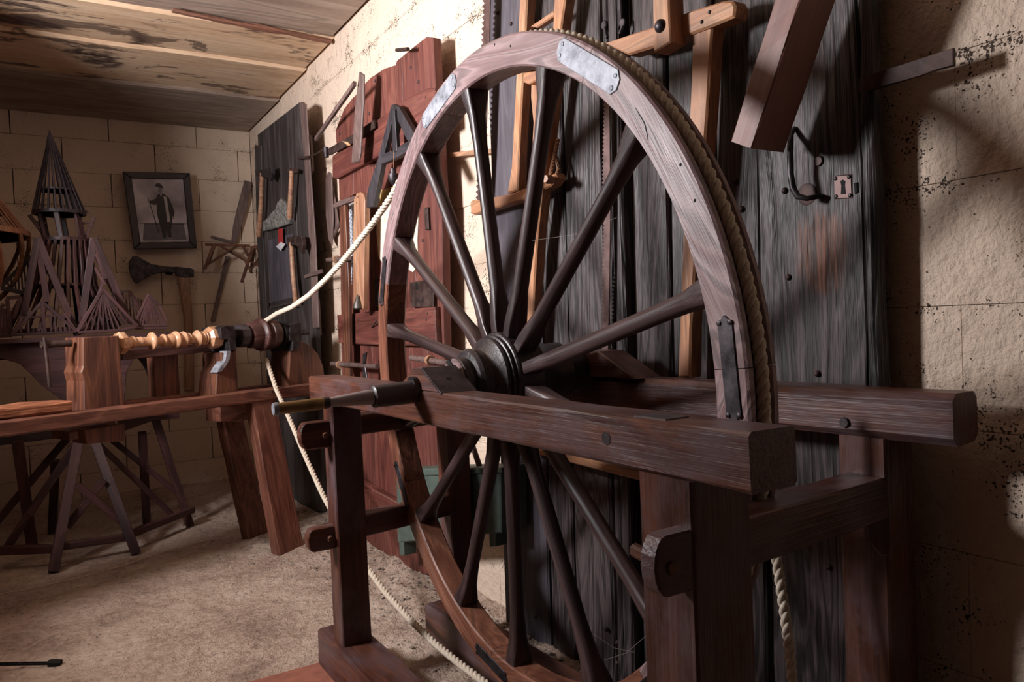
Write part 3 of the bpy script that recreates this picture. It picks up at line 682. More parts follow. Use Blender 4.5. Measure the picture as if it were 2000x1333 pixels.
bar('door_edge_strip', (1.204, .764, ZB), (1.204, .764, ZT), .034, .022, K, bd, up=V((0, 1, 0)), n=18, j=.003, c=.006)
studs('nail', 'x', 1.190, [(1438, 355), (1450, 409)], .0065, M['rust'], bd, .008)
studs('nail', 'x', 1.188, [(1534, 373), (1542, 542), (1598, 730), (1620, 1108)], .0065, M['rust'], bd, .008)
studs('nail', 'x', 1.186, [(973, 25), (999, 47), (1196, 960), (1184, 1230), (1206, 1296), (1206, 1256), (1046, 1205)], .006, M['rust'], bd, .006)
# pull handle, rose plate, keyhole plate
h0, h1, h2, h3 = at_x(1545, 262, 1.175), at_x(1543, 300, 1.150), at_x(1549, 368, 1.150), at_x(1598, 384, 1.172)
tube('pull_handle', [at_x(1552, 250, 1.187), h0, h1, at_x(1544, 340, 1.15), h2, at_x(1558, 384, 1.152), at_x(1576, 388, 1.158), h3, at_x(1606, 384, 1.186)], [.004, .005, .0055, .0055, .006, .0058, .005, .0045, .004], M['iron'], bd, n=10)
def disc_px(name, X, c, r, mat, par, t=.003): return turned(name, [(0, r), (t*.6, r), (t, r*.85)], at_x(c[0], c[1], X), (-1, 0, 0), mat, par, n=20)
disc_px('rose_plate', 1.188, (1577, 380), .020, M['rust'], bd)
disc_px('ring_washer', 1.188, (1600, 315), .009, M['rust'], bd, .004)
ks = slabx('keyhole_plate', 1.185, [(1627, 343), (1663, 340), (1665, 388), (1628, 390)], .003, M['blade'], bd, V((0, 0, 1)))
slabx('keyhole', 1.1845, [(1641, 354), (1646, 351), (1651, 354), (1650, 362), (1652, 379), (1642, 380), (1643, 363)], .0008, M['rubber'], ks, c=.0002)
studs('rivet', 'x', 1.185, [(1632, 349), (1658, 346), (1633, 384), (1660, 382)], .0035, M['iron'], ks, .002)
slabx('latch_keeper', 1.184, [(1666, 358), (1674, 356), (1676, 376), (1668, 380)], .01, M['rubber'], bd)
# hinge strap with two curled ends, hanging latch
hg = slabx('hinge_strap', 1.180, [(1187, -20), (1211, -20), (1214, 40), (1206, 60), (1206, 76), (1197, 80), (1192, 72), (1190, 44)], .006, M['iron'], bd)
for c, a in (((1181, 49), (1186, 74)), ((1217, 45), (1211, 66))):
    disc_px('curled_end', 1.180, c, .010, M['iron'], hg, .004); tube('curl_stem', [at_x(c[0], c[1]+4, 1.179), at_x(*a, 1.179)], .004, M['iron'], hg, 6)
studs('rivet', 'x', 1.180, [(1203, 13)], .005, M['steel'], hg, .003)
box('strap_end', (1.188, .62, at_x(1762, 142, 1.19).z-.013), (1.196, .775, at_x(1762, 142, 1.19).z+.013), M['rust'], bd, 'y', c=.001)

# ---- red plank door
rd = thing('red_plank_door', (1.19, 2.82, Z0+.03), 'worn red painted plank door with two battens and a small window, hung with old tools', 'door')
R_ = M['red']
def up_z(a): return V((0, 0, 1))
tops = [(656, 262), (672, 210), (690, 192), (712, 163), (724, 151), (750, 134), (772, 127), (775, 118), (804, 94), (832, 72), (848, 74)]
def redplank(pxa, pxb, top, bot, X=1.166, t=.03, name='plank'):
    a0 = at_x(pxa, 700, X).y; b0 = at_x(pxb, 700, X).y
    pts = []
    for (x, y) in top: pts.append(at_x(x, y, X))
    for (x, y) in bot: pts.append(at_x(x, y, X))
    return slab(name, pts, (-1, 0, 0), t, R_, rd, V((0, 0, 1)), c=.0025)
redplank(0, 0, [(655, 255), (672, 212), (689, 190), (690, 380)], [(663, 402), (661, 330)])
redplank(0, 0, [(690.5, 190), (712, 163), (724, 151), (732, 146), (733, 380), (690.5, 380)], [])
redplank(0, 0, [(733, 145), (750, 134), (772, 127), (775, 118), (785, 110), (788, 385), (734, 380)], [])
redplank(0, 0, [(786, 109), (804, 94), (832, 72), (845, 73), (862, 400), (868, 760), (846, 760), (815, 560), (789, 384)], [])
# around and below the window
redplank(0, 0, [(663, 402), (672, 402), (682, 700), (684, 1033), (668, 1016), (668, 740)], [])
redplank(0, 0, [(691, 400), (722, 396), (728, 700), (733, 1072), (685, 1034), (683, 700)], [])
redplank(0, 0, [(722, 396), (788, 386), (797, 560), (800, 700), (802, 1112), (734, 1072), (729, 700)], [])
redplank(0, 0, [(789, 386), (797, 450), (815, 562), (846, 761), (868, 762), (876, 1120), (818, 1124), (802, 1112), (801, 700)], [])
bt = [at_x(x, y, 1.142) for x, y in ((649, 305), (700, 262), (780, 200), (834, 172), (848, 172), (852, 246), (800, 278), (731, 309), (656, 350), (649, 346))]
slab('batten', bt, (-1, 0, 0), .024, R_, rd, V((0, 1, 0)), c=.004)
bt = [at_x(x, y, 1.142) for x, y in ((658, 616), (730, 608), (848, 600), (852, 677), (740, 675), (661, 671))]
slab('batten', bt, (-1, 0, 0), .024, R_, rd, V((0, 1, 0)), c=.004)
bt = [at_x(x, y, 1.135) for x, y in ((697, 935), (740, 962), (780, 985), (782, 1012), (740, 992), (699, 962))]
slab('batten', bt, (-1, 0, 0), .03, R_, rd, V((0, 1, 0)), c=.004)
slabx('window_frame', 1.160, [(664, 388), (676, 386), (682, 600), (669, 602)], .014, R_, rd, V((0, 0, 1)))
slabx('window_pane', 1.172, [(674, 400), (694, 396), (697, 600), (680, 602)], .004, M['print'], rd, V((0, 0, 1)))
studs('nail', 'x', 1.166, [(733, 158), (803, 132), (818, 160), (674, 233), (664, 262), (722, 222), (829, 296), (824, 375), (826, 470)], .006, M['rust'], rd, .006)
studs('nail', 'x', 1.142, [(668, 320), (720, 285), (832, 190), (700, 625), (690, 660), (835, 612), (833, 625)], .004, M['rust'], rd, .003)
bx = slabx('lock_box', 1.150, [(800, 552), (846, 545), (846, 600), (802, 601)], .016, M['rust'], rd)
slabx('keyhole', 1.1495, [(811, 553), (815, 552), (817, 566), (812, 567)], .001, M['rubber'], bx, c=.0002)
slabx('pull_slot', 1.156, [(828, 406), (835, 405), (837, 448), (830, 450)], .012, M['rust'], rd)
slabx('bolt_strip', 1.158, [(729, 545), (738, 543), (740, 600), (735, 604), (732, 602)], .01, M['iron'], rd)
tube('bolt_peg', [at_x(775, 98, 1.16), at_x(787, 97, 1.135), at_x(797, 96, 1.125)], .007, M['rust'], rd)
tube('iron_hook', [at_x(726, 640, 1.14), at_x(735, 628, 1.12), at_x(738, 634, 1.115)], .003, M['rust'], rd)

# ---- torn paper on the red door (seen either side of the rim)
o = slabx('torn_paper', 1.1635, [(742, 384), (757, 378), (790, 372), (818, 400), (815, 470), (817, 520), (806, 532), (798, 527), (790, 532), (775, 522), (757, 525), (748, 518), (739, 500), (735, 455), (736, 420)], .0015, M['paper'], None, c=.0003)
tag(o, 'torn cream sheet of paper on the red door behind the wheel rim', 'paper')
o = slabx('paper_scrap', 1.1615, [(742, 372), (756, 368), (770, 364), (768, 392), (752, 403), (742, 402), (730, 398), (729, 388)], .0015, M['brass_paper'], None, c=.0003)
tag(o, 'small yellowed paper scrap pinned above the torn cream sheet', 'paper')

# ---- grey door in the corner
gd = thing('grey_panel_door', (1.19, 4.15, Z0), 'dark grey panelled door leaning in the corner of the two block walls', 'door')
G = M['grey_door']
slabx('door_leaf', 1.150, [(503, 263), (585, 199), (597, 340), (607, 480), (618, 700), (632, 1000), (528, 990), (520, 700), (511, 470)], .025, G, gd, V((0, 0, 1)), c=.003)
slabx('edge_board', 1.148, [(585.5, 199), (597, 203), (606, 340), (616, 480), (622, 640), (611, 642), (604, 480), (595, 330)], .006, M['stick'], gd, V((0, 0, 1)), c=.002)
slabx('stile', 1.145, [(497, 284), (510, 284), (513, 470), (522, 650), (510, 650), (502, 470)], .03, G, gd, V((0, 0, 1)))
slabx('stile', 1.142, [(513, 438), (521, 436), (528, 600), (521, 602)], .012, G, gd, V((0, 0, 1)))
slabx('stile', 1.142, [(571, 425), (578, 400), (586, 600), (577, 602)], .012, G, gd, V((0, 0, 1)))
slabx('panel_rail', 1.142, [(525, 592), (576, 580), (577, 592), (526, 604)], .012, G, gd, V((0, 1, 0)))
slabx('panel', 1.147, [(522, 470), (574, 455), (579, 580), (526, 592)], .006, M['slate'], gd, V((0, 0, 1)))
slabx('edge_batten', 1.185, [(598, 262), (605, 264), (609, 334), (607, 341), (600, 342)], .012, M['stick'], gd, V((0, 0, 1)))
slabx('edge_batten', 1.185, [(613, 582), (620, 584), (624, 655), (618, 664), (615, 662)], .012, M['stick'], gd, V((0, 0, 1)))

# ================================================================== THINGS HUNG ON THE DOORS
def hatchet(name, X, handle, head, label, hm, im, group=None):
    c = at_x(*handle[0], X)
    t = thing(name, at_x(*handle[0], X), label, 'hatchet', group)
    (a, b, ra), (c_, d_, rb), (e_, f_, rc) = handle[1], handle[2], handle[3]
    tube('handle', [at_x(a, b, X), at_x(c_, d_, X), at_x(e_, f_, X), at_x(e_+(e_-c_)*.04, f_+(f_-d_)*.04, X)], [ra, rb, rc, rc*.6], hm, t, 10)
    slabx('head', X-.008, head, .018, im, t, c=.003); return t
hatchet('hatchet', 1.108, [(512, 340), (512, 338, .013), (510, 400, .014), (506, 460, .016)], [(497, 333), (515, 331), (530, 326), (531, 340), (528, 354), (521, 346), (500, 345)], 'hatchet with a dark blackened head, upper left on the grey door', M['handle'], M['iron'])
hatchet('hatchet', 1.108, [(570, 478), (569, 474, .012), (572, 530, .013), (578, 590, .014)], [(560, 464), (580, 460), (588, 461), (591, 478), (588, 496), (584, 484), (574, 478), (562, 483)], 'hatchet with a rusty brown head, lower right on the grey door', M['handle'], M['rust'])
t = thing('slater_hammer', at_x(570, 340, 1.108), 'long-handled hammer with a thin pointed head on the grey door', 'hammer')
tube('handle', [at_x(570, 334, 1.108), at_x(568, 380, 1.108), at_x(566, 424, 1.108), at_x(566, 429, 1.108)], [.012, .013, .015, .010], M['handle'], t, 10)
slabx('head', 1.110, [(546, 331), (562, 330), (571, 328), (579, 331), (578, 338), (566, 337)], .012, M['rust'], t)
o = slabx('carved_bracket', 1.125, [(513, 452), (513, 433), (523, 424), (530, 414), (538, 408), (541, 395), (547, 388), (555, 396), (562, 405), (565, 425), (563, 437), (548, 443), (530, 448)], .02, M['stone_carve'], None, V((0, 0, 1)), c=.004)
tag(o, 'grey carved fan-shaped bracket between the handles on the grey door', 'carving')
t = thing('ribbon_tag', at_x(547, 447, 1.13), 'red ribbon with a white diamond card hanging on the grey door', 'tag')
slabx('ribbon', 1.132, [(542, 448), (551, 446), (553, 474), (544, 477)], .002, M['ribbon'], t, c=.0005)
slabx('card', 1.128, [(539, 482), (548, 473), (557, 477), (548, 490)], .002, M['white'], t, c=.0005)
tube_o = tube('iron_spike', [at_x(583, 309, 1.14), at_x(604, 307, 1.11), at_x(622, 298, 1.16), at_x(637, 287, 1.23)], [.007, .006, .004, .002], M['rust'])
tag(tube_o, 'thin bent iron spike from the edge of the grey door to the wall', 'spike')
o = bar('wooden_peg', at_x(597, 541, 1.15), at_x(628, 530, 1.13), .014, .018, M['stick'], n=4, c=.003)
tag(o, 'short wooden peg sticking out from the grey door beside the rope', 'peg')
# folding bevel on the wall
t = thing('wooden_square', at_x(645, 345, 1.22), 'brown wooden square with overlapping arms on the wall between the grey and red doors', 'tool')
slabx('blade', 1.215, [(636, 350), (640, 336), (645, 338), (647, 352), (650, 430), (648, 480), (642, 470), (636, 420)], .006, M['stick'], t, V((0, 0, 1)))
slabx('blade', 1.228, [(650, 368), (660, 435), (655, 446), (642, 470), (639, 450), (641, 345)], .006, M['stick'], t, V((0, 0, 1)))
slabx('tip', 1.222, [(646, 462), (661, 434), (660, 442), (649, 466)], .01, M['stick'], t)

# sticks and strap across the top of the red door
o = bar('squared_stick', at_x(617, 272, 1.12), at_x(693, 163, 1.07), .014, .018, M['stick'], n=6, c=.002)
tag(o, 'thin squared stick slanting from the wall up to the red door top', 'stick')
o = slabx('weathered_lath', 1.085, [(701, 140), (709, 146), (709, 200), (703, 300), (700, 316), (686, 318), (688, 290), (694, 200)], .008, M['stick'], None, V((0, 0, 1)), c=.003)
tag(o, 'upright weathered grey lath hanging over the top batten of the red door', 'lath')
t = thing('hinge_strap', at_x(640, 292, 1.12), 'brown iron hinge strap with a rolled end across the red door', 'hinge')
slabx('strap', 1.125, [(640, 291), (690, 262), (730, 234), (731, 250), (693, 277), (642, 304)], .007, M['rust'], t, V((0, 1, 0)), c=.001)
turned('rolled_end', [(-.022, .012), (.022, .012)], at_x(637, 298, 1.125), (0, 0, 1), M['iron'], t, n=14)
o = slabx('bone_chip', 1.118, [(668, 276), (678, 277), (684, 283), (681, 286), (674, 281)], .004, M['turning'], None, c=.001)
tag(o, 'small pale wood splinter stuck on the hinge strap', 'splinter')

# black A-shaped level with its bob
t = thing('mason_level', at_x(768, 210, 1.1), 'black wooden A-frame level with a hanging plumb bob on the red door', 'level')
E_ = M['ebony']
slabx('leg', 1.100, [(764, 205), (771, 212), (756, 275), (745, 320), (728, 404), (713, 407), (718, 370), (738, 310), (750, 262)], .02, E_, t, V((0, 0, 1)))
slabx('leg', 1.104, [(766, 203), (778, 208), (803, 252), (835, 300), (850, 340), (838, 345), (815, 300), (793, 272), (772, 225)], .02, E_, t, V((0, 0, 1)))
slabx('cross_bar', 1.098, [(745, 302), (770, 292), (800, 273), (806, 290), (775, 308), (742, 322)], .02, E_, t, V((0, 1, 0)))
slabx('centre_post', 1.094, [(764, 212), (770, 214), (775, 296), (766, 298)], .014, E_, t, V((0, 0, 1)))
tube('cord', [at_x(769, 296, 1.09), at_x(769, 332, 1.09)], .001, M['handle'], t, 5)
turned('plumb_bob', [(0, .004), (.004, .010), (.02, .011), (.022, .018), (.042, .019), (.056, .010), (.062, .002)], at_x(768, 328, 1.09), (0, 0, -1), M['iron'], t, n=16)
# plumb board
t = thing('plumb_board', at_x(702, 380, 1.09), 'pale round-topped wooden plumb board with a cone bob on the red door', 'level')
slabx('board', 1.090, [(690, 604), (689, 480), (691, 390), (696, 378), (703, 375), (710, 380), (712, 392), (709, 604)], .022, M['handle'], t, V((0, 0, 1)), c=.003)
turned('plumb_bob', [(0, .002), (.004, .004), (.045, .019), (.054, .020), (.060, .010)], at_x(698, 576, 1.08), (0, 0, -1), M['lead'], t, n=18)
studs('hole', 'x', 1.09, [(699, 385), (697, 397)], .004, M['rubber'], t, .001)
# slim lath in front of the door with a short arm: a T-square
t = thing('square_tool', at_x(668, 395, 1.11), 'tall thin brown T-square standing against the left side of the red door', 'square')
slabx('blade', 1.112, [(664, 400), (673, 398), (681, 560), (683, 745), (671, 745), (669, 600)], .014, M['post'], t, V((0, 0, 1)))
slabx('arm', 1.104, [(650, 400), (662, 392), (692, 383), (694, 391), (664, 402), (652, 407)], .016, M['stick'], t, V((0, 1, 0)))
# marking gauges
def gauge(label, a, b, c, X, wed):
    t = thing('marking_gauge', at_x(*a, X), label, 'gauge', 'marking gauges on the red door')
    tube('rod', [at_x(*a, X), at_x(*b, X)], .010, M['stick'], t, 8)
    turned('collar', [(-.009, .017), (.009, .017)], at_x(*c, X), at_x(*b, X)-at_x(*a, X), M['handle'], t, n=14)
    if wed: slabx('wedge', X-.008, [(wed[0], wed[1]-22), (wed[0]+7, wed[1]-26), (wed[0]+4, wed[1]), (wed[0]+8, wed[1]+24), (wed[0], wed[1]+24)], .006, M['iron'], t)
gauge('wooden marking gauge with iron wedge below the lower left batten end', (648, 711), (737, 716), (664, 713), 1.10, (708, 714))
gauge('wooden marking gauge just left of the wheel hub', (803, 699), (876, 710), (840, 704), 1.10, None)
gauge('small marking gauge above the batten beside the rope', (640, 508), (690, 505), (658, 507), 1.10, None)

# ---- saws on the black door
S = M['saw']
t = thing('bow_saw', at_x(930, 400, 1.12), 'honey coloured bow saw with a toothed blade, hung left of the black door', 'saw')
slabx('arm', 1.135, [(918, 394), (922, 391), (938, 391), (1000, 378), (1040, 362), (1083, 338), (1088, 348), (1075, 364), (1030, 388), (985, 402), (925, 420), (919, 417)], .03, S, t, V((0, 1, 0)), c=.004)
slabx('stretcher', 1.145, [(1015, -20), (1030, -20), (1026, 60), (1020, 165), (1013, 300), (1011, 372), (990, 378), (998, 330), (1003, 240), (1010, 100)], .028, S, t, V((0, 0, 1)), c=.004)
slabx('arm', 1.125, [(1022, 142), (1066, 135), (1062, 150), (1032, 165), (1020, 160)], .022, S, t, V((0, 1, 0)), c=.003)
slabx('twist_paddle', 1.145, [(1037, 154), (1062, 148), (1058, 200), (1052, 300), (1040, 352), (1036, 345), (1041, 240), (1036, 190)], .018, S, t, V((0, 0, 1)), c=.003)
slabx('brace', 1.130, [(1035, 52), (1080, 20), (1086, 28), (1048, 54)], .018, S, t, V((0, 1, 0)), c=.003)
bl = [(958, -20), (961, 0), (957, 60), (949, 100), (948, 395), (932, 395)]
tz = []; y = 392
X1, X2 = 933, 947
while y > -18:
    xx = X1+(946.5-X1)*(392-y)/392; tz += [(xx, y), (xx-4.5, y-6)]; y -= 11
slabx('blade', 1.150, [(958, -20), (955, 100), (948, 300), (944, 395)]+tz, .0025, M['blade'], t, V((0, 0, 1)), c=.0004)
vs, fs = rope_vf([at_x(1090, 272, 1.15), at_x(1082, 310, 1.15), at_x(1073, 352, 1.14)], .006, pitch=.03, step=.004)
mesh_obj('twisted_cord', vs, fs, M['handle'], t, smooth=50)
vs, fs = rope_vf([at_x(1084, 300, 1.155), at_x(1091, 330, 1.155), at_x(1084, 352, 1.14), at_x(1076, 356, 1.14)], .005, pitch=.03, step=.004)
mesh_obj('twisted_cord', vs, fs, M['handle'], t, smooth=50)
turned('knob', [(0, .010), (.02, .012), (.03, .009)], at_x(1079, 352, 1.13), (-1, -.3, 0), S, t, n=14)
o = slabx('scale_stick', 1.215, [(877, 299), (925, 293), (975, 289), (975, 298), (926, 302), (878, 308)], .008, M['handle'], None, V((0, 1, 0)), c=.001)
tag(o, 'short notched stick fixed level on the cream wall by the wheel', 'stick')

t = thing('pit_saw', at_x(1300, 600, 1.12), 'large honey coloured frame saw with long stiles, hung on the black door', 'saw')
slabx('stile', 1.130, [(1083, -20), (1106, -20), (1095, 60), (1084, 150), (1066, 300), (1050, 450), (1043, 560), (1040, 640), (1036, 880), (1020, 880), (1024, 640), (1028, 500), (1040, 400), (1056, 280), (1070, 160), (1079, 55)], .03, S, t, V((0, 0, 1)), c=.004)
slabx('stile', 1.125, [(1351, 62), (1391, 52), (1389, 75), (1387, 110), (1381, 213), (1372, 330), (1362, 440), (1355, 540), (1349, 640), (1347, 738), (1323, 738), (1326, 640), (1333, 450), (1342, 300), (1349, 150)], .032, S, t, V((0, 0, 1)), c=.004)
slabx('top_rail', 1.118, [(1180, 84), (1275, 52), (1345, 22), (1410, 2), (1430, 1), (1436, 12), (1433, 34), (1400, 48), (1350, 67), (1285, 90), (1226, 108)], .035, S, t, V((0, 1, 0)), c=.004)
slabx('bottom_rail', 1.125, [(1040, 872), (1100, 885), (1250, 924), (1250, 940), (1095, 900), (1038, 886)], .035, S, t, V((0, 1, 0)), c=.003)
hk = slabx('clamp_arm', 1.082, [(1273, -20), (1305, -20), (1307, 40), (1310, 82), (1276, 103), (1275, 50)], .04, S, t, V((0, 0, 1)), c=.003)
turned('bolt_head', [(0, .0135), (.004, .013), (.009, .008), (.011, .002)], at_x(1290, 51, 1.082), (-1, 0, 0), M['iron'], hk, n=18)
studs('rivet', 'x', 1.118, [(1386, 24), (1371, 43)], .004, M['iron'], t, .003)
pts = [(1190, 190), (1192, 400), (1190, 560), (1186, 745)]; y = 745
while y > 190:
    xx = 1172+9*(745-y)/555+(3 if y > 400 else 0); pts += [(xx, y), (xx-3.2, y-4)]; y -= 8
slabx('blade', 1.160, pts, .0025, M['blade'], t, V((0, 0, 1)), c=.0004)
# planed timber leaning down from the upper right
pa, pb = at_x(1449, 284, 1.10), at_x(1562, -60, 1.10)
d = (pb-pa).normalized()
o = bar('squared_timber', (at_x(1421, 271, 1.045)+at_x(1475, 296, 1.045))/2+V((.042, 0, 0)), (at_x(1505+22, -60, 1.045)+at_x(1562+24, -60, 1.045))/2+V((.042, 0, 0)), .085, .052, M['timber'], None, up=V((0, -1, .6)), n=6, c=.003)
tag(o, 'smooth reddish squared timber hanging at a slant in front of the black door', 'timber')

# ---- green chest behind the wheel
t = thing('green_chest', (1.12, 2.28, -.84), 'small dark green painted chest with a metal latch behind the lower wheel spokes', 'chest')
za = lambda q: q
b0 = [at_x(774, 932, 1.085), at_x(976, 924, 1.085), at_x(978, 1042, 1.085), at_x(776, 1061, 1.085)]
slab('body', b0, (-1, 0, 0), .09, M['green'], t, V((0, 1, 0)), c=.004)
slab('lid', [at_x(772, 917, 1.08), at_x(978, 914, 1.08), at_x(978, 925, 1.08), at_x(773, 933, 1.08)], (-1, 0, 0), .10, M['green'], t, V((0, 1, 0)), c=.004)
slab('leg', [at_x(779, 1058, 1.088), at_x(788, 1058, 1.088), at_x(789, 1086, 1.088), at_x(780, 1086, 1.088)], (-1, 0, 0), .05, M['green'], t, V((0, 0, 1)))
slab('leg', [at_x(955, 1042, 1.088), at_x(968, 1041, 1.088), at_x(968, 1068, 1.088), at_x(956, 1069, 1.088)], (-1, 0, 0), .05, M['green'], t, V((0, 0, 1)))
lt = disc_px('latch', 1.078, (910, 928), .010, M['steel'], t, .004)
slab('handle', [at_x(773, 984, 1.082), at_x(782, 983, 1.082), at_x(782, 987, 1.082), at_x(773, 988, 1.082)], (-1, 0, 0), .01, M['rubber'], t)
o = bar('leaning_lath', at_x(923, 872, 1.13), at_x(945, 935, 1.13), .012, .02, M['stick'], n=3)
tag(o, 'thin lath leaning on the wall above the green chest', 'lath')

# ================================================================== BACK WALL
# framed photograph
t = thing('framed_photograph', (.67, 5.12, .54), 'black framed old photograph of a standing man, hung on the back wall', 'picture')
Yp = 5.105
def qpt(u, v, dy=0):            # u,v in 0..1 inside the outer frame corners
    a = at_y(240, 335, Yp).lerp(at_y(371, 338, Yp), u); b = at_y(262, 487, Yp).lerp(at_y(385, 485, Yp), u); p = a.lerp(b, v); p.y += dy; return p
iu0, iu1, iv0, iv1 = .115, .885, .088, .912
for (a, b, c, d) in (((0, 0), (1, 0), (iu1, iv0), (iu0, iv0)), ((1, 0), (1, 1), (iu1, iv1), (iu1, iv0)), ((1, 1), (0, 1), (iu0, iv1), (iu1, iv1)), ((0, 1), (0, 0), (iu0, iv0), (iu0, iv1))):
    slab('frame_side', [qpt(*a), qpt(*b), qpt(*c), qpt(*d)], (0, -1, 0), .028, M['hub'], t, qpt(*b)-qpt(*a), c=.005)
ph = slab('print', [qpt(.1, .07, .008), qpt(.9, .07, .008), qpt(.9, .93, .008), qpt(.1, .93, .008)], (0, -1, 0), .01, M['photo_bg'], t, V((1, 0, 0)), c=.0005)
def pp(name, mat, k, *pts):     # printed shapes; coordinates in the picture, 0..1 inside the frame opening
    q = [qpt(iu0+(iu1-iu0)*a, iv0+(iv1-iv0)*b, .0078-.0003*k) for a, b in pts]
    slab(name, q, (0, -1, 0), .0003, mat, ph, V((0, 0, 1)), c=.00005)
gk, gm, gl, gw = M['g_black'], M['g_mid'], M['g_light'], M['g_white']
pp('printed_floor', gm, 1, (.12, .70), (.92, .70), (.95, .97), (.05, .97))
pp('printed_coat', gk, 2, (.42, .30), (.46, .24), (.52, .22), (.60, .24), (.68, .30), (.73, .42), (.76, .52), (.74, .60), (.70, .60), (.69, .70), (.66, .78), (.44, .78), (.42, .66), (.40, .56), (.42, .40), (.36, .41), (.28, .38), (.26, .34), (.34, .34))
pp('printed_trousers', gk, 2, (.45, .76), (.65, .76), (.64, .93), (.57, .93), (.55, .80), (.53, .93), (.46, .93))
pp('printed_face', gl, 3, (.48, .14), (.53, .13), (.57, .16), (.56, .21), (.52, .235), (.48, .20))
pp('printed_hat', gk, 4, (.42, .11), (.46, .07), (.52, .06), (.56, .09), (.60, .14), (.55, .145), (.48, .125))
pp('printed_moustache', gk, 4, (.485, .185), (.53, .18), (.54, .19), (.50, .197))
pp('printed_sash', gw, 4, (.57, .27), (.63, .28), (.64, .42), (.655, .68), (.59, .68), (.585, .45))
pp('printed_collar', gw, 4, (.50, .235), (.55, .235), (.53, .28))
pp('printed_hand', gl, 3, (.25, .34), (.28, .33), (.29, .37), (.26, .38))
pp('printed_hand', gl, 3, (.70, .585), (.735, .59), (.73, .63), (.705, .63))
pp('printed_cane', gk, 3, (.255, .30), (.27, .30), (.36, .66), (.40, .86), (.385, .86), (.34, .66))
pp('printed_shoe', gl, 4, (.56, .92), (.64, .93), (.67, .96), (.57, .955))
pp('printed_rail', gm, 1, (.02, .695), (.98, .705), (.98, .715), (.02, .705))
# broad axe
t = thing('broad_axe', at_y(370, 530, 5.1), 'large broad axe with a flared dark blade, hung on the back wall below the picture', 'axe')
slaby('handle', 5.10, [(347, 538), (371, 538), (373, 570), (377, 620), (379, 690), (380, 765), (361, 765), (361, 690), (360, 620), (352, 575)], .03, M['handle'], t, V((0, 0, 1)), c=.008)
slaby('blade', 5.105, [(259, 501), (268, 500), (281, 508), (296, 516), (318, 520), (345, 522), (349, 534), (343, 534), (320, 532), (300, 536), (284, 544), (268, 553), (262, 551), (255, 538), (252, 522), (253, 510)], .016, M['iron'], t, V((1, 0, 0)), c=.004)
slaby('socket', 5.095, [(343, 521), (372, 524), (379, 527), (379, 541), (360, 543), (344, 538)], .04, M['iron'], t, V((1, 0, 0)), c=.004)
slaby('hook', 5.15, [(323, 532), (338, 533), (337, 537), (324, 536)], .02, M['rubber'], t)
# large wooden compass-like tool
t = thing('rip_saw_board', at_y(470, 400, 5.15), 'long tapering dark wooden board with a cross bar, hung by the corner door', 'tool')
slaby('blade', 5.16, [(478, 352), (492, 357), (484, 398), (472, 440), (463, 470), (458, 478), (452, 474), (456, 440), (466, 397)], .012, M['stick'], t, V((0, 0, 1)), c=.002)
slaby('cross_bar', 5.155, [(413, 460), (455, 471), (453, 477), (412, 465)], .012, M['stick'], t, V((1, 0, 0)), c=.002)
slaby('pole', 5.175, [(441, 500), (450, 502), (436, 560), (420, 629), (412, 627), (428, 560)], .014, M['stick'], t, V((0, 0, 1)), c=.003)
turned('nail', [(0, .004), (.05, .004)], at_y(499, 364, 5.17), (-1, 0, 0), M['iron'], t, n=8)
# two little trestle models on the wall
def ybar(name, a, b, Y, w, mat, par, dep=None, Yb=None):
    return bar(name, at_y(*a, Y), at_y(*b, Yb if Yb else Y), w, dep or w, mat, par, up=V((0, 1, 0)), n=3, c=min(.002, w*.2), j=.0004)
t = thing('trestle_model', at_y(445, 480, 5.08), 'small reddish wooden trestle model crossing the long pole on the back wall', 'model', 'small trestle models by the corner door')
T_ = M['post']
ybar('top_bar', (401, 478), (488, 480), 5.09, .016, T_, t, .02)
ybar('leg', (417, 480), (400, 526), 5.07, .018, T_, t); ybar('leg', (418, 482), (408, 512), 5.12, .016, T_, t)
ybar('leg', (474, 480), (492, 512), 5.07, .018, T_, t)
ybar('brace', (404, 518), (463, 481), 5.06, .014, T_, t); ybar('brace', (430, 480), (480, 510), 5.08, .014, T_, t)
t = thing('trestle_model', at_y(500, 490, 5.03), 'small reddish wooden trestle model overlapping the edge of the corner door', 'model', 'small trestle models by the corner door')
ybar('top_bar', (490, 484), (504, 482), 5.0, .018, T_, t, .02)
ybar('leg', (493, 486), (472, 552), 5.0, .018, T_, t); ybar('leg', (502, 484), (530, 532), 4.95, .018, T_, t)
ybar('leg', (497, 486), (490, 530), 5.05, .016, T_, t)
ybar('brace', (478, 508), (492, 534), 5.0, .014, T_, t); ybar('brace', (488, 532), (505, 505), 4.97, .012, T_, t); ybar('brace', (492, 512), (526, 530), 4.96, .012, T_, t)

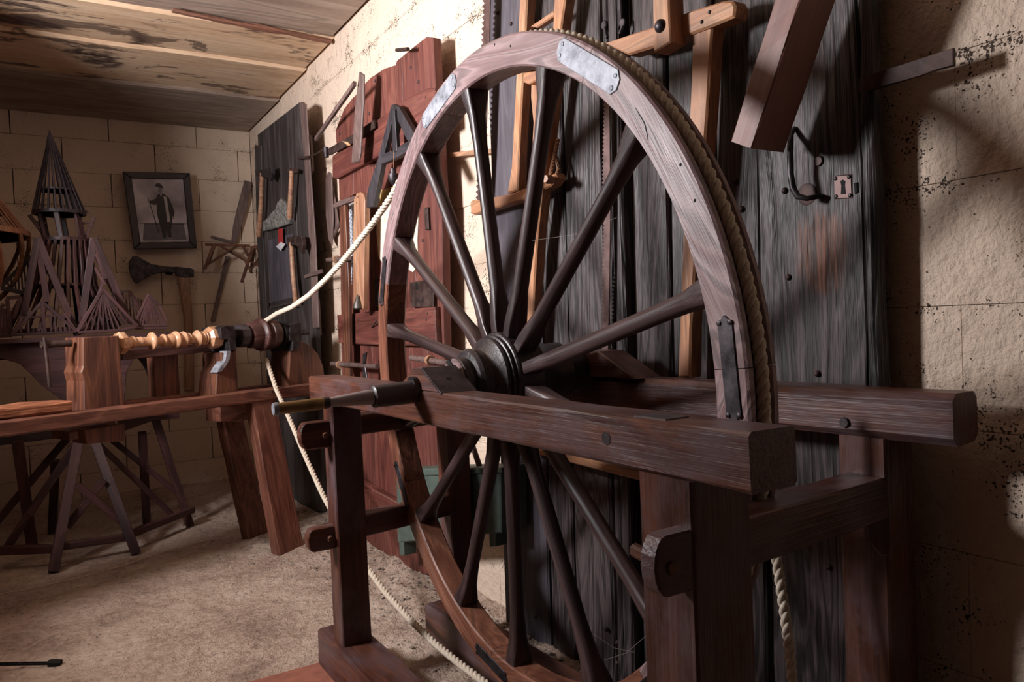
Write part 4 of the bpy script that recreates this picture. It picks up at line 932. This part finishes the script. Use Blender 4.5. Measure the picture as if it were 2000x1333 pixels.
# ================================================================== CARPENTRY MODELS AND THEIR STAND
W_ = M['model']
t = thing('model_stand', (.1, 3.95, Z0), 'dark walnut display stand with an arched apron and crossed braces behind the lathe', 'stand')
slab('top', [at_y(331, 641, 3.70), V((.60, 4.45, .034)), V((-.75, 4.45, 0)), V((-.75, 3.70, -.004))], (0, 0, 1), .020, W_, t, V((1, 0, 0)), c=.003)
slaby('apron', 3.74, [(-150, 678), (0, 668), (326, 652), (326, 668), (285, 682), (262, 700), (247, 728), (243, 792), (155, 794), (115, 778), (80, 752), (57, 728), (38, 711), (0, 700), (-150, 698)], .02, W_, t, V((1, 0, 0)))
slaby('apron', 4.3, [(-150, 690), (305, 664), (300, 720), (280, 690), (240, 688), (40, 700), (-150, 720)], .02, W_, t, V((1, 0, 0)))
for k in range(7):
    f0, f1 = k/7, (k+1)/7
    cv = lambda f: (258+44*math.sin(f*1.45), 690+86*(1-math.cos(f*1.5)))
    ybar('curved_brace', cv(f0), cv(f1), 3.84, .03, M['hub'], t, .05)
def leg2(name, top, bot, w, Yt, zb=Z0+.005, d=None):
    return bar(name, at_y(*top, Yt), at_z(*bot, zb), w, d or w, W_, t, up=V((0, 1, 0)), n=4, c=.002)
leg2('leg', (157, 840), (104, 1118), .040, 3.86, d=.035); leg2('leg', (181, 852), (266, 1082), .040, 3.86, d=.035)
ybar('brace', (150, 948), (244, 1024), 3.74, .030, W_, t, .022); ybar('brace', (203, 938), (131, 1030), 3.76, .030, W_, t, .022)
bar('stretcher', at_y(118, 1068, 3.69), at_y(246, 1050, 3.72), .03, .03, W_, t)
bar('stretcher', at_y(246, 1048, 3.74), at_y(376, 996, 4.02), .03, .03, W_, t)
bar('stretcher', at_y(0, 1076, 3.80), at_y(112, 1072, 3.70), .03, .035, W_, t)
leg2('leg', (301, 812), (371, 1027), .036, 4.02); leg2('leg', (278, 846), (287, 1024), .036, 4.05)
ybar('brace', (190, 866), (336, 1006), 3.92, .026, W_, t, .02, Yb=4.0); ybar('brace', (216, 858), (350, 966), 4.1, .026, W_, t, .02, Yb=4.12)
leg2('leg', (34, 860), (64, 1074), .044, 3.9); leg2('leg', (108, 900), (102, 1040), .04, 4.3)
ybar('brace', (157, 856), (56, 1006), 3.86, .032, W_, t, .022, Yb=3.82); ybar('brace', (56, 1006), (15, 1068), 3.82, .032, W_, t, .022)
ybar('brace', (147, 838), (-20, 1036), 4.05, .032, W_, t, .022)
slaby('lower_shelf', 3.98, [(231, 812), (350, 806), (350, 818), (300, 822), (245, 842), (231, 842)], .05, W_, t, V((1, 0, 0)))
slaby('lower_shelf', 3.90, [(-40, 830), (225, 812), (225, 842), (-40, 876)], .03, M['hub'], t, V((1, 0, 0)))

# spire model
def P2(a, b, Y): return at_y(a, b, Y)
sp = thing('spire_model', (.12, 3.98, .034), 'tall dark roof model with a slatted pointed spire over an open lantern, on the stand', 'model')
Yc = 3.98
apex = P2(97, 256, Yc); cring = P2(116, 417, Yc); SR = .103
nS = 22
for k in range(nS):
    a = 2*math.pi*k/nS; p = cring+V((SR*math.cos(a), SR*math.sin(a), 0))
    bar('spire_slat', p, apex.lerp(p, .03), .008, .010, M['spire'], sp, up=V((math.cos(a), math.sin(a), 0)), n=2, c=.001, j=.0003, w2=.004, t2=.004)
def ring(name, c, r, w, h, mat, par, n=20, th=None):
    turned(name, [(-h/2, r-w), (-h/2, r), (h/2, r), (h/2, r-w), (-h/2, r-w)], c, (0, 0, 1), mat, par, n=n, up=V((1, 0, 0)), sharp=20)
ring('spire_ring', cring, SR+.004, .014, .014, M['spire'], sp); ring('spire_ring', cring.lerp(apex, .28), SR*.72, .010, .008, M['spire'], sp)
turned('spire_tip', [(0, .020), (.05, .012), (.12, .006), (.16, .001)], apex.lerp(cring, .36)+V((0, 0, 0)), (0, 0, 1), M['spire'], sp, n=8) if False else None
turned('spire_tip', [(0, .016), (.03, .010), (.06, .001)], apex-V((0, 0, .055)), (0, 0, 1), M['spire'], sp, n=8)
base = P2(126, 470, Yc)
for k in range(6):
    a = math.radians(20+60*k); r = .082; c0 = V((cring.x+r*math.cos(a), Yc+r*math.sin(a), cring.z-.006)); c1 = V((base.x+r*math.cos(a), Yc+r*math.sin(a), base.z))
    bar('lantern_post', c0, c1, .022, .014, W_, sp, up=V((math.cos(a), math.sin(a), 0)), n=2)
for (a, b) in (((57, 420), (92, 466)), ((184, 424), (166, 470))): ybar('corner_strut', a, b, Yc-.02, .016, W_, sp)
for (a, b) in (((68, 433), (90, 436)), ((160, 437), (178, 434)), ((158, 414), (176, 413))): ybar('strut_tie', a, b, Yc-.02, .009, W_, sp)
ring('tower_ring', base, .105, .02, .014, W_, sp)
bz = P2(118, 648, Yc)
def towr(f): return .098+.055*f+.075*f*f*f
nT = 26
for k in range(nT):
    a = 2*math.pi*k/nT; dv = V((math.cos(a), math.sin(a), 0)); q = [base.lerp(bz, f)+dv*towr(f) for f in (0, .5, 1)]
    vsa = []
    bar('tower_slat', q[0], q[1], .013, .012, W_, sp, up=dv, n=2, c=.001); 
    bar('tower_slat', q[1], q[2], .014, .012, W_, sp, up=dv, n=2, c=.001)
ring('tower_ring', base.lerp(bz, .5), towr(.5)-.006, .01, .01, W_, sp); ring('tower_ring', bz+V((0, 0, .008)), towr(1), .02, .016, W_, sp)

def amodel(name, Y, bars, label, w=.014, mat=None, slats=None, group=None, depth=.12):
    """little roof model: timbers drawn in elevation, given a second frame behind and slats between"""
    xs = [p for b in bars for p in b[:2]]; c = sum((P2(*p, Y) for p in xs), V())/len(xs)
    t = thing(name, (c.x, Y, min(P2(*p, Y).z for p in xs)), label, 'model', group)
    for b in bars:
        ww = b[2]*w if len(b) > 2 else w
        bar('rafter', P2(*b[0], Y), P2(*b[1], Y), ww, ww, mat or W_, t, up=V((0, 1, 0)), n=2, c=.0012, j=.0004)
    for s in (slats or []):
        bar('slat', P2(*s[0], Y), P2(*s[1], Y+(s[2] if len(s) > 2 else 0)), .007, .007, mat or W_, t, up=V((0, 1, 0)), n=1, c=.0008, j=.0002)
    return t
# two tall gabled frames
def gable(Y, ap, lf, rt, mid, label, back):
    t = amodel('gable_model', Y, [(ap, lf, 2.0), (ap, rt, 2.0), ((ap[0], ap[1]+8), mid, 1.7)], label, group='tall gable models on the stand')
    A = P2(*ap, Y)+V((0, back, -.02))
    for q in (lf, rt): bar('rafter', A, P2(*q, Y)+V((0, back*.8, .01)), .022, .022, W_, t, up=V((0, 1, 0)), n=2)
    bar('ridge', P2(*ap, Y)+V((0, 0, -.01)), A, .016, .02, W_, t, n=2)
    return t
gable(3.80, (74, 466), (44, 628), (152, 656), (92, 590), 'tall triangular gable frame standing left of the spire tower', .12)
g2 = gable(3.80, (183, 466), (156, 652), (246, 612), (207, 545), 'tall triangular gable frame standing right of the spire tower', .14)
ybar('brace', (184, 522), (205, 556), 3.80, .014, W_, g2); ybar('brace', (205, 536), (193, 575), 3.80, .014, W_, g2)
# hip roof with collar beam, front left
sl = [((x, 600+abs(x-82)*.35), (x+1, 650)) for x in (40, 55)]+[((x, 603+abs(x-82)*.33), (x+3, 650)) for x in (97, 106, 115, 124, 133)]
amodel('hip_roof_model', 3.735, [((82, 590), (24, 655), 1.1), ((82, 590), (149, 647), 1.1), ((24, 655), (149, 648), 1.0), ((35, 622), (132, 615), .8), ((82, 588), (88, 650), 1.2), ((125, 612), (149, 647), .9), ((44, 620), (24, 652), .9)],
       'low open hip roof model with a collar beam, front left below the spire', .011, slats=sl)
# fan-shaped hip roof
sl = [((200, 567), (x, 648-abs(x-200)*.02)) for x in (166, 178, 190, 202, 213, 224, 235, 246, 257)]
sl += [((200, 567), (x, 636), .15) for x in (185, 210, 235)]
amodel('fan_roof_model', 3.735, [((200, 565), (151, 648), 1.3), ((200, 565), (268, 637), 1.2), ((152, 650), (236, 645), 1.1), ((236, 645), (268, 638), 1.1)], 'fan-ribbed pointed roof model in front of the right gable frame', .011, slats=sl)
sl = [((290, 577), (272+k*6.5, 637-2*math.sin(k/8*3.14)), 0) for k in range(9)]+[((280, 600), (314, 622)), ((300, 596), (274, 625))]
amodel('dome_roof_model', 3.76, [((290, 575), (262, 634), 1.0), ((290, 575), (312, 598), 1.0), ((312, 598), (325, 628), 1.0), ((262, 636), (326, 636), 1.3), ((264, 642), (327, 641), .9)], 'small slatted roof model at the right end of the stand', .010, slats=sl)
sl = [((240+k*6, 572+k*2.2), (244+k*6, 628)) for k in range(7)]
amodel('lean_to_roof_model', 3.95, [((236, 570), (252, 569), 1.), ((252, 569), (280, 612), 1.2), ((236, 571), (242, 630), 1.), ((242, 630), (285, 630), 1.)], 'dark slatted lean-to roof model between the fan roof and the end model', .012, slats=sl)
sl = [((14+k*6.5, 545-k*8), (18+k*6.5, 566)) for k in range(7)]
amodel('half_hip_roof_model', 3.90, [((60, 500), (3, 560), 1.2), ((2, 563), (48, 573), 1.5), ((60, 500), (52, 572), 1.2)], 'dark half-hip slatted roof model at the left below the pale cone', .012, slats=sl, mat=M['spire'])
sl = [((2+k*4, 600+k*2), (1+k*4.5, 655)) for k in range(5)]
amodel('bay_roof_model', 3.78, [((12, 583), (40, 580), 1.2), ((14, 584), (22, 655), 1.3), ((40, 580), (28, 622), 1.2), ((8, 594), (-14, 620), 1.2), ((-20, 658), (24, 656), 1.2)], 'small square bay roof model at the far left edge of the stand', .012, slats=sl)
# pale cane cone with a vaulted bowl below
t = thing('cone_roof_model', P2(-20, 600, 3.85), 'pale cane cone roof model over a curved rib bowl at the left edge', 'model')
rr_ = .33; cr = P2(57, 460, 3.95)-V((rr_, 0, 0)); ca = cr+V((0, 0, .50)); C_ = M['cane']
for k in range(64):
    a = 2*math.pi*k/64; dv = V((math.cos(a), math.sin(a), 0)); bar('cane_rib', ca+dv*.004, cr+dv*rr_, .008, .006, C_, t, up=dv, n=1, c=.0008, j=.0002)
ring('cane_hoop', cr, rr_+.006, .018, .022, C_, t, 40); ring('cane_hoop', ca.lerp(cr, .5), rr_*.49, .006, .008, C_, t, 28); ring('cane_hoop', ca.lerp(cr, .8), rr_*.79, .006, .008, C_, t, 32)
for k in range(14):
    a = 2*math.pi*k/14; pth = []
    for q in range(9):
        f = q/8; s = rr_*math.cos(f*1.3); pth.append(cr+V((s*math.cos(a+f*.6), s*math.sin(a+f*.6), -.36*math.sin(f*1.3))))
    tube('bowl_rib', pth, .009, C_, t, 6)

# ================================================================== SMALL THINGS ON THE FLOOR
t = thing('light_stand_leg', (0.0, 2.6, Z0), 'black metal light stand leg with a rubber foot lying flat on the earth floor', 'stand leg')
e = at_z(112, 1296, Z0+.012); s = at_z(-260, 1302, Z0+.05)
dd = V((0, .006, 0))
bar('rail', s+dd, e+dd, .003, .006, M['rubber'], t, n=2, c=.0005); bar('rail', s-dd, e-dd, .003, .006, M['rubber'], t, n=2, c=.0005)
for f in (.55, .8): bar('spacer', s.lerp(e, f)-dd, s.lerp(e, f)+dd, .01, .006, M['rubber'], t, n=1)
bar('rubber_foot', s.lerp(e, .955), s.lerp(e, 1.02), .02, .018, M['rubber'], t, n=2, c=.004)
o = tube('thin_string', [at_z(x, y, Z0+.010) for x, y in ((-60, 1172), (60, 1150), (140, 1132), (230, 1108), (320, 1078), (400, 1056))], .0016, M['rope'], None, 5)
tag(o, 'thin pale string lying across the earth floor near the lathe', 'string')
# fine cobweb threads
vs, fs = [], []
for (a, b, X) in (((640, 900), (780, 985), .70), ((1040, 470), (1205, 425), .85), ((1700, 1060), (1740, 1085), 1.05), ((1180, 1290), (1265, 1240), .80), ((1160, 1240), (1240, 1275), .95)):
    q, r_ = at_x(*a, X), at_x(*b, X+.05); v_, f_ = tube_vf([q, q.lerp(r_, .5)+V((0, 0, -.01)), r_], .00015, 4); k = len(vs); vs += v_; fs += [tuple(i+k for i in g) for g in f_]
o = mesh_obj('cobweb', vs, fs, M['rope']); tag(o, 'fine cobweb threads stretched about the wheel and stand', 'cobweb', kind='stuff')

# ---- unseen cupboard added left of the frame to shade the corner models and ceiling
t = thing('added_shade_cupboard', (-.80, 3.30, Z0), 'unseen plain dark cupboard added left of the frame to block the lamp behind the lathe', 'cupboard')
box('side', (-.43, 3.16, -.95), (-.40, 3.46, 1.20), G, t, 'z', n=4); box('side', (-1.22, 3.16, -.95), (-1.19, 3.46, 1.20), G, t, 'z', n=4)
box('back', (-1.19, 3.44, -.95), (-.43, 3.46, 1.20), G, t, 'z', n=3); box('top', (-1.24, 3.14, 1.20), (-.38, 3.47, 1.23), G, t, 'x', n=4)
box('door', (-1.185, 3.16, -.90), (-.815, 3.18, 1.19), G, t, 'z', n=4); box('door', (-.805, 3.16, -.90), (-.435, 3.18, 1.19), G, t, 'z', n=4)
# ================================================================== lift everything so that the floor is at z = 0
bpy.context.view_layer.update()
for o in TOP:
    o.matrix_world = Matrix.Translation(V((0, 0, H))) @ o.matrix_world
